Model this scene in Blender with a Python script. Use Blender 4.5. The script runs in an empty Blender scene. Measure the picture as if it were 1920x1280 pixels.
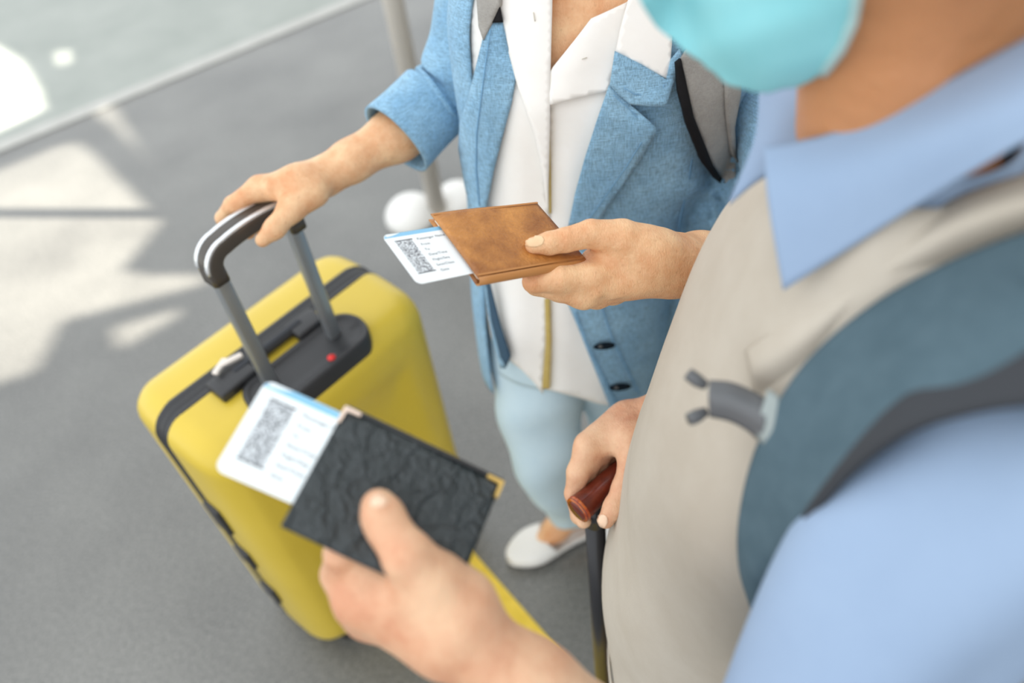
import bpy, bmesh, math, random
import numpy as np
from mathutils import Vector, Matrix
from mathutils.geometry import delaunay_2d_cdt

sc = bpy.context.scene
col = sc.collection
random.seed(4)

# ------------------------------------------------------------------ camera
F, CX, CY, CAM_H = 1493.0, 960.0, 640.0, 1.81
_d = np.array([(1170. - CX) / F, (2040. - CY) / F, 1.0]); _d /= np.linalg.norm(_d)
_f = np.array([0, 0, 1.0]); _f = _f - _f.dot(_d) * _d; _f /= np.linalg.norm(_f)
M = np.array([np.cross(_d, _f), _f, -_d])
if M[0][0] < 0: M[0] *= -1
C = np.array([0, 0, CAM_H])
cam = bpy.data.cameras.new('camera'); camo = bpy.data.objects.new('camera', cam); col.objects.link(camo)
m4 = Matrix.Identity(4)
for i in range(3):
    m4[i][0] = M[i][0]; m4[i][1] = -M[i][1]; m4[i][2] = -M[i][2]; m4[i][3] = C[i]
camo.matrix_world = m4
cam.sensor_width = 36; cam.lens = 36 * F / 1920; cam.clip_start = 0.05
cam.dof.use_dof = True; cam.dof.focus_distance = 0.92; cam.dof.aperture_fstop = 1.9
sc.camera = camo

# ------------------------------------------------------------------ sky, sun, exposure
w = bpy.data.worlds.new('overcast_sky'); sc.world = w; w.use_nodes = True
bg = w.node_tree.nodes['Background']; bg.inputs[0].default_value = (0.93, 0.97, 1.0, 1); bg.inputs[1].default_value = 1.6
SUN_EL, SUN_AZ = math.radians(42), math.radians(-14)
SUN = np.array([math.cos(SUN_EL) * math.cos(SUN_AZ), math.cos(SUN_EL) * math.sin(SUN_AZ), math.sin(SUN_EL)])
sl = bpy.data.lights.new('sun', 'SUN'); sl.energy = 19.0; sl.color = (1, .93, .82); sl.angle = math.radians(.6)
so = bpy.data.objects.new('sun', sl); col.objects.link(so); so.location = (4, -1, 6)
so.rotation_euler = Vector(SUN).to_track_quat('Z', 'Y').to_euler()
sc.view_settings.view_transform = 'Standard'; sc.view_settings.look = 'None'
sc.view_settings.gamma = 1; sc.view_settings.use_curve_mapping = False
sc.view_settings.exposure = 0.13

# ------------------------------------------------------------------ helpers
def R(x, y): return M @ np.array([(x - CX) / F, (y - CY) / F, 1.0])
def P(x, y, dep): return C + R(x, y) * dep
def PZ(x, y, z):
    r = R(x, y); return C + r * ((z - CAM_H) / r[2])
def lin(c): return tuple(((v / 255) / 12.92 if v / 255 <= .04045 else ((v / 255 + .055) / 1.055) ** 2.4) for v in c)

def link(o, parent=None):
    col.objects.link(o)
    if parent is not None: o.parent = parent
    return o
def mesh_obj(name, vs, fs, mat, parent=None, smooth=True):
    me = bpy.data.meshes.new(name); me.from_pydata([tuple(map(float, v)) for v in vs], [], [tuple(map(int, f)) for f in fs])
    me.materials.append(mat); me.update()
    if smooth: me.polygons.foreach_set('use_smooth', [True] * len(me.polygons))
    o = bpy.data.objects.new(name, me)
    return link(o, parent)
def bm_obj(name, bm, mat, parent=None, smooth=True):
    me = bpy.data.meshes.new(name); bm.to_mesh(me); bm.free(); me.materials.append(mat)
    if smooth: me.polygons.foreach_set('use_smooth', [True] * len(me.polygons))
    return link(bpy.data.objects.new(name, me), parent)
def empty(name, loc=(0, 0, 0), parent=None):
    o = bpy.data.objects.new(name, None); o.location = loc; o.empty_display_size = .05
    return link(o, parent)
def tag(o, label=None, cat=None, group=None, kind=None):
    if label: o['label'] = label
    if cat: o['category'] = cat
    if group: o['group'] = group
    if kind: o['kind'] = kind
    return o
def solidify(o, t, off=-1.0):
    m = o.modifiers.new('thick', 'SOLIDIFY'); m.thickness = t; m.offset = off; return o
def bevel(o, wd, seg=3):
    m = o.modifiers.new('bev', 'BEVEL'); m.width = wd; m.segments = seg; m.limit_method = 'ANGLE'; return o

def mat(name, rgb, rough=.6, rgb2=None, nscale=8, bump=0, bscale=200, metal=0, sss=0, extra=None, spec=.5, nlo=.35, nhi=.65):
    m = bpy.data.materials.new(name); m.use_nodes = True
    nt = m.node_tree; b = nt.nodes['Principled BSDF']
    b.inputs['Base Color'].default_value = (*lin(rgb), 1); b.inputs['Roughness'].default_value = rough
    b.inputs['Metallic'].default_value = metal
    b.inputs['Specular IOR Level'].default_value = spec
    tc = nt.nodes.new('ShaderNodeTexCoord')
    if rgb2:
        n = nt.nodes.new('ShaderNodeTexNoise'); n.inputs['Scale'].default_value = nscale; n.inputs['Detail'].default_value = 6
        n.inputs['Roughness'].default_value = .65
        nt.links.new(tc.outputs['Object'], n.inputs['Vector'])
        r = nt.nodes.new('ShaderNodeValToRGB'); r.color_ramp.elements[0].position = nlo; r.color_ramp.elements[1].position = nhi
        r.color_ramp.elements[0].color = (*lin(rgb), 1); r.color_ramp.elements[1].color = (*lin(rgb2), 1)
        nt.links.new(n.outputs['Fac'], r.inputs[0]); nt.links.new(r.outputs[0], b.inputs['Base Color'])
    if bump:
        n2 = nt.nodes.new('ShaderNodeTexNoise'); n2.inputs['Scale'].default_value = bscale; n2.inputs['Detail'].default_value = 4
        nt.links.new(tc.outputs['Object'], n2.inputs['Vector'])
        bp = nt.nodes.new('ShaderNodeBump'); bp.inputs['Strength'].default_value = bump; bp.inputs['Distance'].default_value = .002
        nt.links.new(n2.outputs['Fac'], bp.inputs['Height']); nt.links.new(bp.outputs[0], b.inputs['Normal'])
    if sss:
        b.inputs['Subsurface Weight'].default_value = sss; b.inputs['Subsurface Radius'].default_value = (1, .35, .2)
        b.inputs['Subsurface Scale'].default_value = .006
    if extra: extra(m, nt, b, tc)
    return m

def weave(scale, depth, dark):
    """slubby plain weave: two sets of stretched noise threads"""
    def ex(m, nt, b, tc):
        src = b.inputs['Base Color'].links[0].from_socket if b.inputs['Base Color'].links else None
        hs = []
        for ax in (0, 1):
            mp = nt.nodes.new('ShaderNodeMapping')
            mp.inputs['Rotation'].default_value = (.1, .15, .12)
            mp.inputs['Scale'].default_value = (scale, scale * .6, scale * .1) if ax == 0 else (scale * .1, scale * .1, scale)
            n = nt.nodes.new('ShaderNodeTexNoise'); n.inputs['Scale'].default_value = 1; n.inputs['Detail'].default_value = 2
            nt.links.new(tc.outputs['Object'], mp.inputs[0]); nt.links.new(mp.outputs[0], n.inputs['Vector']); hs.append(n)
        mx = nt.nodes.new('ShaderNodeMath'); mx.operation = 'ADD'
        nt.links.new(hs[0].outputs['Fac'], mx.inputs[0]); nt.links.new(hs[1].outputs['Fac'], mx.inputs[1])
        bp = nt.nodes.new('ShaderNodeBump'); bp.inputs['Strength'].default_value = depth; bp.inputs['Distance'].default_value = .002
        nt.links.new(mx.outputs[0], bp.inputs['Height']); nt.links.new(bp.outputs[0], b.inputs['Normal'])
        r = nt.nodes.new('ShaderNodeMapRange'); r.inputs['From Min'].default_value = .7; r.inputs['From Max'].default_value = 1.2
        r.inputs['To Min'].default_value = 1 - dark; r.inputs['To Max'].default_value = 1 + dark * .6
        nt.links.new(mx.outputs[0], r.inputs[0])
        mul = nt.nodes.new('ShaderNodeMix'); mul.data_type = 'RGBA'; mul.blend_type = 'MULTIPLY'; mul.inputs[0].default_value = 1
        if src: nt.links.new(src, mul.inputs[6])
        else: mul.inputs[6].default_value = b.inputs['Base Color'].default_value
        cb = nt.nodes.new('ShaderNodeCombineColor')
        for i in range(3): nt.links.new(r.outputs[0], cb.inputs[i])
        nt.links.new(cb.outputs[0], mul.inputs[7]); nt.links.new(mul.outputs[2], b.inputs['Base Color'])
        b.inputs['Sheen Weight'].default_value = .15
    return ex

def crinkle(m, nt, b, tc):
    n = nt.nodes.new('ShaderNodeTexNoise'); n.inputs['Scale'].default_value = 40; n.inputs['Detail'].default_value = 3
    nt.links.new(tc.outputs['Object'], n.inputs['Vector'])
    mx = nt.nodes.new('ShaderNodeMix'); mx.data_type = 'RGBA'; mx.inputs[0].default_value = .035
    nt.links.new(tc.outputs['Object'], mx.inputs[6]); nt.links.new(n.outputs['Color'], mx.inputs[7])
    v = nt.nodes.new('ShaderNodeTexVoronoi'); v.feature = 'DISTANCE_TO_EDGE'; v.inputs['Scale'].default_value = 62
    mp = nt.nodes.new('ShaderNodeMapping'); mp.inputs['Scale'].default_value = (1, .55, 1); mp.inputs['Rotation'].default_value = (0, 0, .5)
    nt.links.new(mx.outputs[2], mp.inputs[0]); nt.links.new(mp.outputs[0], v.inputs['Vector'])
    n2 = nt.nodes.new('ShaderNodeTexNoise'); n2.inputs['Scale'].default_value = 90; n2.inputs['Detail'].default_value = 5; n2.inputs['Distortion'].default_value = 1.5
    nt.links.new(tc.outputs['Object'], n2.inputs['Vector'])
    r = nt.nodes.new('ShaderNodeMapRange'); r.inputs['From Max'].default_value = .18; r.inputs['To Min'].default_value = 0.6; r.inputs['To Max'].default_value = 0
    nt.links.new(v.outputs['Distance'], r.inputs[0])
    ad = nt.nodes.new('ShaderNodeMath'); ad.operation = 'ADD'
    nt.links.new(r.outputs[0], ad.inputs[0]); nt.links.new(n2.outputs['Fac'], ad.inputs[1])
    bp = nt.nodes.new('ShaderNodeBump'); bp.inputs['Strength'].default_value = .9; bp.inputs['Distance'].default_value = .0035
    nt.links.new(ad.outputs[0], bp.inputs['Height']); nt.links.new(bp.outputs[0], b.inputs['Normal'])

def asphalt(m, nt, b, tc):
    n = nt.nodes.new('ShaderNodeTexNoise'); n.inputs['Scale'].default_value = 130; n.inputs['Detail'].default_value = 6
    n2 = nt.nodes.new('ShaderNodeTexNoise'); n2.inputs['Scale'].default_value = 2.2; n2.inputs['Detail'].default_value = 5
    for q in (n, n2): nt.links.new(tc.outputs['Object'], q.inputs['Vector'])
    ad = nt.nodes.new('ShaderNodeMath'); ad.operation = 'MULTIPLY_ADD'; ad.inputs[1].default_value = .75
    nt.links.new(n.outputs['Fac'], ad.inputs[0])
    m2 = nt.nodes.new('ShaderNodeMath'); m2.operation = 'MULTIPLY'; m2.inputs[1].default_value = .35
    nt.links.new(n2.outputs['Fac'], m2.inputs[0]); nt.links.new(m2.outputs[0], ad.inputs[2])
    r = nt.nodes.new('ShaderNodeValToRGB'); e = r.color_ramp.elements
    e[0].position = .36; e[0].color = (*lin((62, 62, 60)), 1); e[1].position = .74; e[1].color = (*lin((132, 131, 126)), 1)
    nt.links.new(ad.outputs[0], r.inputs[0]); nt.links.new(r.outputs[0], b.inputs['Base Color'])

def code_print(m, nt, b, tc):
    mp = nt.nodes.new('ShaderNodeMapping'); mp.inputs['Scale'].default_value = (1200, 1500, 0)
    fl = nt.nodes.new('ShaderNodeVectorMath'); fl.operation = 'FLOOR'
    wn = nt.nodes.new('ShaderNodeTexWhiteNoise'); wn.noise_dimensions = '2D'
    nt.links.new(tc.outputs['Object'], mp.inputs[0]); nt.links.new(mp.outputs[0], fl.inputs[0]); nt.links.new(fl.outputs[0], wn.inputs['Vector'])
    r = nt.nodes.new('ShaderNodeValToRGB'); r.color_ramp.interpolation = 'CONSTANT'
    r.color_ramp.elements[0].color = (*lin((96, 98, 106)), 1); r.color_ramp.elements[1].color = (*lin((228, 234, 238)), 1); r.color_ramp.elements[1].position = .47
    nt.links.new(wn.outputs['Value'], r.inputs[0]); nt.links.new(r.outputs[0], b.inputs['Base Color'])

def skin_extra(spots, tan_shade=None):
    def ex(m, nt, b, tc):
        # fine creases and age spots
        src = b.inputs['Base Color'].links[0].from_socket
        v = nt.nodes.new('ShaderNodeTexVoronoi'); v.inputs['Scale'].default_value = 95
        nt.links.new(tc.outputs['Object'], v.inputs['Vector'])
        r = nt.nodes.new('ShaderNodeMapRange'); r.inputs['From Min'].default_value = .06; r.inputs['From Max'].default_value = .22
        r.inputs['To Min'].default_value = spots; r.inputs['To Max'].default_value = 0
        nt.links.new(v.outputs['Distance'], r.inputs[0])
        mx = nt.nodes.new('ShaderNodeMix'); mx.data_type = 'RGBA'; nt.links.new(r.outputs[0], mx.inputs[0])
        nt.links.new(src, mx.inputs[6]); mx.inputs[7].default_value = (*lin((160, 96, 62)), 1)
        out = mx.outputs[2]
        if tan_shade:      # sun-tanned face and neck, their shade also put into the colour; paler forearms
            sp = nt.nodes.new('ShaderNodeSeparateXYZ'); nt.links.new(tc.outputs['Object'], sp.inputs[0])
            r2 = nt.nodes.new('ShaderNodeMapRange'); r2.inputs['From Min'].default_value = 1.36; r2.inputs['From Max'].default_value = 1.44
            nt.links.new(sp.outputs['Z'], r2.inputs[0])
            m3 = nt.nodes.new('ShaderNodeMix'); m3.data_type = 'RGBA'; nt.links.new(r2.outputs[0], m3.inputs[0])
            nt.links.new(out, m3.inputs[6]); m3.inputs[7].default_value = (*lin(tan_shade), 1); out = m3.outputs[2]
        nt.links.new(out, b.inputs['Base Color'])
        n = nt.nodes.new('ShaderNodeTexNoise'); n.inputs['Scale'].default_value = 420; n.inputs['Detail'].default_value = 3
        mp = nt.nodes.new('ShaderNodeMapping'); mp.inputs['Scale'].default_value = (1.6, .7, .7)
        nt.links.new(tc.outputs['Object'], mp.inputs[0]); nt.links.new(mp.outputs[0], n.inputs['Vector'])
        n3 = nt.nodes.new('ShaderNodeTexNoise'); n3.inputs['Scale'].default_value = 60; n3.inputs['Detail'].default_value = 3
        nt.links.new(tc.outputs['Object'], n3.inputs['Vector'])
        ad = nt.nodes.new('ShaderNodeMath'); ad.operation = 'MULTIPLY_ADD'; ad.inputs[1].default_value = 2.0
        nt.links.new(n3.outputs['Fac'], ad.inputs[0]); nt.links.new(n.outputs['Fac'], ad.inputs[2])
        bp = nt.nodes.new('ShaderNodeBump'); bp.inputs['Strength'].default_value = .7; bp.inputs['Distance'].default_value = .0015
        nt.links.new(ad.outputs[0], bp.inputs['Height']); nt.links.new(bp.outputs[0], b.inputs['Normal'])
    return ex

MT = {}
MT['asphalt'] = mat('asphalt', (150, 150, 148), .30, spec=.9, extra=asphalt, bump=.25, bscale=420)
MT['pavement'] = mat('pale_paving', (152, 157, 151), .7, (164, 168, 162), 3)
MT['kerb'] = mat('kerb_stone', (190, 189, 184), .8, (180, 179, 174), 9)
MT['concrete'] = mat('concrete', (196, 192, 186), .9, (180, 176, 170), 4)
MT['yellow_paint'] = mat('yellow_paint', (238, 205, 75), .6, (225, 192, 60), 30)
MT['yellow'] = mat('yellow_polycarbonate', (217, 188, 66), .33, (212, 183, 60), 4)
MT['black_plastic'] = mat('black_plastic', (46, 46, 48), .45, bump=.15, bscale=600)
MT['black_rubber'] = mat('black_rubber', (30, 30, 31), .6)
MT['dark_grip'] = mat('dark_grip', (72, 66, 60), .35)
MT['silver'] = mat('silver_plastic', (222, 224, 226), .25, metal=.55)
MT['alu'] = mat('brushed_aluminium', (168, 172, 175), .38, metal=.75)
MT['zip_metal'] = mat('pale_metal', (225, 215, 205), .3, metal=.4)
MT['red'] = mat('red_button', (230, 45, 40), .4)
MT['jacket'] = mat('blue_linen', (153, 193, 218), .9, (134, 177, 207), 14, spec=.2, extra=weave(900, .8, .36))
MT['lining'] = mat('shaded_blue_lining', (64, 88, 108), .8, spec=.2)  # lining of the open panel, its inner shade put into the colour
MT['stitch'] = mat('blue_stitching', (122, 166, 200), .9, spec=.1)
MT['stitch_cream'] = mat('cream_stitching', (206, 198, 186), .9, spec=.1)
MT['hole'] = mat('dark_buttonhole', (24, 34, 44), .9, spec=.1)
MT['shirt'] = mat('white_cotton', (252, 249, 244), .75, (248, 244, 238), 10, bump=.12, bscale=90, spec=.25)
MT['khaki'] = mat('khaki_placket', (203, 180, 112), .8, (190, 164, 92), 20, spec=.2)
MT['strap_grey'] = mat('grey_webbing', (170, 166, 160), .85, (160, 156, 150), 30, spec=.2, extra=weave(1500, .5, .14))
MT['black_cloth'] = mat('black_binding', (26, 25, 27), .8, spec=.2)
MT['trousers'] = mat('pale_blue_trousers', (204, 224, 232), .85, (196, 218, 228), 12, spec=.2)
MT['white_leather'] = mat('white_leather', (236, 234, 230), .5)
MT['skin_w'] = mat('tanned_skin', (242, 200, 156), .45, (222, 160, 114), 22, sss=.10, extra=skin_extra(.22), spec=.4)
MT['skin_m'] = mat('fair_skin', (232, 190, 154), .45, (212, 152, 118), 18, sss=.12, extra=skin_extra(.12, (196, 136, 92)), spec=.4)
MT['nail_m'] = mat('pale_nail', (238, 202, 172), .3)
MT['nail'] = mat('nail', (238, 205, 160), .3, (232, 190, 150), 40)
MT['hair_grey'] = mat('grey_hair', (150, 146, 140), .7, (120, 116, 112), 60)
MT['brown_leather'] = mat('brown_leather', (132, 76, 34), .40, (206, 142, 74), 15, bump=.6, bscale=300, nlo=.34, nhi=.68)
MT['brown_edge'] = mat('brown_leather_edge', (188, 130, 74), .5)
MT['black_leather'] = mat('black_leather', (50, 56, 58), .42, extra=crinkle)
MT['paper'] = mat('passport_paper', (238, 230, 214), .8)
MT['card'] = mat('boarding_card', (244, 250, 252), .45)
MT['card_band'] = mat('sky_blue_print', (140, 198, 232), .45)
MT['card_white'] = mat('white_print', (236, 244, 248), .45)
MT['ink'] = mat('grey_ink', (98, 106, 114), .6)
MT['ink_dark'] = mat('dark_ink', (58, 60, 70), .6)
MT['code'] = mat('code_print', (150, 150, 150), .6, extra=code_print)
MT['gold'] = mat('brass_corner', (222, 186, 110), .3, metal=.7)
MT['pale_gold'] = mat('pale_brass_corner', (232, 208, 190), .3, metal=.5)
MT['vest'] = mat('beige_cotton', (193, 184, 171), .9, (185, 175, 161), 10, spec=.15, bump=.1, bscale=400)
MT['shirt_m'] = mat('light_blue_shirt', (152, 172, 198), .85, (146, 166, 193), 8, spec=.2)
MT['strap_m'] = mat('teal_grey_mesh', (84, 104, 114), .85, (76, 96, 106), 40, spec=.2, bump=.4, bscale=500)
MT['strap_edge'] = mat('charcoal_binding', (62, 64, 68), .8, spec=.2)
MT['buckle'] = mat('grey_buckle', (96, 97, 99), .45)
MT['buckle_light'] = mat('light_grey_loop', (150, 158, 156), .6)
MT['mask'] = mat('teal_mask', (154, 218, 224), .85, (144, 212, 219), 14, spec=.15)
MT['mask_edge'] = mat('pale_mask_edge', (186, 214, 212), .85, spec=.15)
MT['dark_trousers'] = mat('brown_trousers', (120, 104, 84), .85)
MT['wood'] = mat('polished_wood', (88, 34, 24), .2, (120, 48, 28), 35)
MT['wood_rim'] = mat('lacquered_rim', (196, 110, 40), .25, (150, 50, 30), 120)
MT['cane'] = mat('black_cane', (34, 34, 38), .35)
MT['post'] = mat('painted_post', (214, 208, 200), .55)

# ------------------------------------------------------------------ sdf mesher
class Sdf:
    def __init__(s): s.pr = []
    def cone(s, a, b, ra, rb, k=.008):
        s.pr.append((np.asarray(a, float), np.asarray(b, float), ra, rb, k, None))
    def chain(s, pts, k=.006, k0=None):
        for i in range(len(pts) - 1):
            s.cone(pts[i][0], pts[i + 1][0], pts[i][1], pts[i + 1][1], (k0 if (k0 and i == 0) else k))
    def fn(s, c, rad, f, k): s.pr.append((np.asarray(c, float), np.asarray(c, float), rad, rad, k, f))
def sd(pts, prims):
    d = None
    for a, b, ra, rb, k, f in prims:
        if f is not None: di = f(pts)
        else:
            ba = b - a; L = ba.dot(ba) + 1e-12; pa = pts - a
            t = np.clip(pa @ ba / L, 0, 1)
            pa = pa - t[:, None] * ba
            di = np.sqrt(np.einsum('ij,ij->i', pa, pa)) - (ra + (rb - ra) * t)
        if d is None: d = di
        else:
            h = np.maximum(k - np.abs(d - di), 0) / k
            d = np.minimum(d, di) - h * h * k * .25
    return d
def near(c, rad, prims):
    out = []
    for p in prims:
        a, b, ra, rb, k, f = p
        ba = b - a; t = np.clip((c - a).dot(ba) / (ba.dot(ba) + 1e-12), 0, 1)
        if np.linalg.norm(c - a - t * ba) - max(ra, rb) - k < rad: out.append(p)
    return out
def surface_nets(sdf, h, N=22, skip=None):
    prims = sdf.pr
    lo = np.min([np.minimum(p[0], p[1]) - max(p[2], p[3]) for p in prims], axis=0) - 3 * h
    hi = np.max([np.maximum(p[0], p[1]) + max(p[2], p[3]) for p in prims], axis=0) + 3 * h
    nb = np.ceil((hi - lo) / (N * h)).astype(int)
    S = 4096
    ax = np.arange(N + 1)
    G = np.stack(np.meshgrid(ax, ax, ax, indexing='ij'), -1).reshape(-1, 3)
    V, K, Q = [], [], []
    hd = N * h * .5 * math.sqrt(3)
    for bi in range(nb[0]):
        for bj in range(nb[1]):
            for bk in range(nb[2]):
                base = np.array([bi, bj, bk]) * N
                c = lo + (base + N / 2) * h
                if skip and skip(c): continue
                pr = near(c, hd + 2 * h, prims)
                if not pr: continue
                if abs(sd(c[None], pr)[0]) > hd * 1.3 + .02: continue
                d = sd(lo + (base + G) * h, pr).reshape(N + 1, N + 1, N + 1)
                s = d < 0
                if s.all() or not s.any(): continue
                cell = np.zeros((N, N, N), int)
                for dx in (0, 1):
                    for dy in (0, 1):
                        for dz in (0, 1): cell += s[dx:N + dx, dy:N + dy, dz:N + dz]
                ci = np.argwhere((cell > 0) & (cell < 8))
                g = base + ci
                key = (g[:, 0] * S + g[:, 1]) * S + g[:, 2]
                pos = lo + (g + .5) * h; p0 = pos.copy(); e = h * .3
                for _ in range(3):
                    dv = sd(pos, pr)
                    gr = np.stack([sd(pos + np.eye(3)[q] * e, pr) - dv for q in range(3)], 1) / e
                    pos = pos - (dv / np.maximum((gr * gr).sum(1), .2))[:, None] * gr
                    pos = p0 + np.clip(pos - p0, -.8 * h, .8 * h)
                V.append(pos); K.append(key)
                for q in range(3):
                    sl0 = [slice(0, N)] * 3; sl1 = [slice(0, N)] * 3; sl1[q] = slice(1, N + 1)
                    A = s[tuple(sl0)]; B = s[tuple(sl1)]
                    ed = np.argwhere(A != B); fl = A[A != B]
                    ge = base + ed
                    u, v = np.eye(3, dtype=int)[(q + 1) % 3], np.eye(3, dtype=int)[(q + 2) % 3]
                    quad = [ge - u - v, ge - v, ge, ge - u]
                    kk = np.stack([(x[:, 0] * S + x[:, 1]) * S + x[:, 2] for x in quad], 1)
                    kk[~fl] = kk[~fl][:, ::-1]
                    Q.append(kk)
    V = np.concatenate(V); K = np.concatenate(K); Q = np.concatenate(Q)
    o = np.argsort(K); K = K[o]; V = V[o]
    idx = np.searchsorted(K, Q); idx = np.clip(idx, 0, len(K) - 1)
    ok = (K[idx] == Q).all(1)
    return V, idx[ok]
def np_mesh(name, V, Q, m, parent=None):
    me = bpy.data.meshes.new(name)
    me.vertices.add(len(V)); me.vertices.foreach_set('co', V.astype(np.float32).ravel())
    me.loops.add(Q.size); me.loops.foreach_set('vertex_index', Q.astype(np.int32).ravel())
    me.polygons.add(len(Q)); me.polygons.foreach_set('loop_start', np.arange(0, Q.size, 4, dtype=np.int32))
    me.update(calc_edges=True); me.validate()
    me.polygons.foreach_set('use_smooth', [True] * len(me.polygons)); me.materials.append(m)
    return link(bpy.data.objects.new(name, me), parent)

# ------------------------------------------------------------------ torso functions and draping
class Torso:
    """stack of super-ellipses; rows (z, cx, cy, half width, half depth); yaw = facing direction"""
    def __init__(s, rows, face, n=2.3):
        s.t = np.array(sorted(rows)); s.F = np.array(face) / np.linalg.norm(face); s.Lt = np.array([-s.F[1], s.F[0]]); s.n = n
        zz = np.linspace(s.t[0, 0], s.t[-1, 0], 160)
        tt = [np.interp(zz, s.t[:, 0], s.t[:, i]) for i in range(1, 5)]
        ker = np.exp(-np.linspace(-2, 2, 15) ** 2); ker /= ker.sum()
        s.zz = zz; s.tt = [np.convolve(np.pad(q, 7, mode='edge'), ker, 'valid') for q in tt]
    def par(s, z): return [np.interp(z, s.zz, q) for q in s.tt]
    def f(s, p):
        cx, cy, a, b = s.par(p[:, 2])
        r = p[:, :2] - np.stack([cx, cy], 1)
        l = r @ s.Lt; q = r @ s.F
        rr = (np.abs(l / a) ** s.n + np.abs(q / b) ** s.n) ** (1 / s.n)
        d = (rr - 1) * np.sqrt((l * l + q * q) / np.maximum(rr * rr, 1e-6))
        over = np.maximum(p[:, 2] - s.zz[-1], s.zz[0] - p[:, 2])
        return np.where(over > 0, np.sqrt(np.maximum(d, 0) ** 2 + over ** 2), d)
    def ring(s, z, th, off):
        cx, cy, a, b = s.par(np.array([z]))
        c, q = np.cos(th), np.sin(th)
        l = np.sign(q) * np.abs(q) ** (2 / s.n) * (a + off); v = np.sign(c) * np.abs(c) ** (2 / s.n) * (b + off)
        xy = np.stack([cx, cy], 1) + l[:, None] * s.Lt + v[:, None] * s.F
        return np.c_[xy, np.full(len(th), z)]
    def shell(s, name, z0, z1, m, parent, off=.0, th0=-math.pi, th1=math.pi, nz=60, nt=90, disp=None, thick=.003, closed=True):
        zs = np.linspace(z0, z1, nz); th = np.linspace(th0, th1, nt, endpoint=not closed)
        V = []
        for z in zs:
            o = off + (disp(th, z) if disp else 0)
            V.append(s.ring(z, th, o))
        V = np.concatenate(V); fs = []
        for i in range(nz - 1):
            for j in range(nt if closed else nt - 1):
                j2 = (j + 1) % nt; fs.append((i * nt + j, i * nt + j2, (i + 1) * nt + j2, (i + 1) * nt + j))
        o = mesh_obj(name, V, fs, m, parent); bm = bmesh.new(); bm.from_mesh(o.data); bmesh.ops.recalc_face_normals(bm, faces=bm.faces)
        f0 = max(bm.faces, key=lambda f: f.calc_center_median().to_2d().dot(Vector(s.F)))
        if f0.normal.to_2d().dot(Vector(s.F)) < 0: bmesh.ops.reverse_faces(bm, faces=bm.faces)
        bm.to_mesh(o.data); bm.free()
        return solidify(o, thick)

def cast(px, f, off, start=.3):
    """march the pixel rays onto the surface f = off; where a ray misses keep its nearest point"""
    r = np.stack([R(x, y) for x, y in px]); r /= np.linalg.norm(r, axis=1)[:, None]
    t = np.full(len(px), start); best = np.full(len(px), 9.); bt = t.copy(); done = np.zeros(len(px), bool)
    for _ in range(140):
        d = f(C + r * t[:, None]) - off
        better = (d < best) & ~done; best = np.where(better, d, best); bt = np.where(better, t, bt)
        done |= d < .0003
        t = np.where(done, t, t + np.maximum(d * .7, .0006))
        if done.all(): break
    return C + r * np.where(done, t, bt)[:, None]
def resample(poly, step):
    out = []
    for i in range(len(poly)):
        a, b = np.array(poly[i], float), np.array(poly[(i + 1) % len(poly)], float)
        n = max(1, int(round(np.linalg.norm(b - a) / step)))
        for k in range(n): out.append(a + (b - a) * k / n)
    return np.array(out)
def chaikin(poly, n=2):
    p = [np.array(q, float) for q in poly]
    for _ in range(n):
        o = []
        for i in range(len(p)):
            a, b = p[i], p[(i + 1) % len(p)]; o += [a * .8 + b * .2, a * .2 + b * .8]
        p = o
    return p
def inside(pt, poly):
    x, y = pt[:, 0], pt[:, 1]; c = np.zeros(len(pt), bool)
    for i in range(len(poly)):
        x1, y1 = poly[i]; x2, y2 = poly[(i + 1) % len(poly)]
        if y1 == y2: continue
        c ^= ((y1 > y) != (y2 > y)) & (x < (x2 - x1) * (y - y1) / (y2 - y1) + x1)
    return c
def drape(name, poly, f, off, m, parent, thick=.003, res=14, soft=0, fold=None):
    if soft: poly = chaikin(poly, soft)
    ed = resample(poly, res); n = len(ed)
    lo, hi = ed.min(0), ed.max(0)
    gx, gy = np.meshgrid(np.arange(lo[0] + res / 2, hi[0], res), np.arange(lo[1] + res / 2, hi[1], res * .87))
    gx = gx + (np.arange(gx.shape[0]) % 2)[:, None] * res * .5
    g = np.c_[gx.ravel(), gy.ravel()]; g = g[inside(g, ed)]
    if len(g):
        dd = np.min(np.linalg.norm(g[:, None] - ed[None], axis=2), axis=1); g = g[dd > res * .5]
    pts = np.concatenate([ed, g]) if len(g) else ed
    vs, es, fs, *_ = delaunay_2d_cdt([Vector(p) for p in pts], [(i, (i + 1) % n) for i in range(n)], [], 1, 1e-6)
    px = np.array([tuple(v) for v in vs])
    o = off if fold is None else off + fold(px[:, 0], px[:, 1])
    W = cast(px, f, o)
    F2 = []
    for q in fs:
        a, b, c = W[q[0]], W[q[1]], W[q[2]]
        F2.append(q if np.dot(np.cross(b - a, c - a), C - a) > 0 else q[::-1])
    ob = mesh_obj(name, W, F2, m, parent)
    return solidify(ob, thick) if thick else ob

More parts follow.
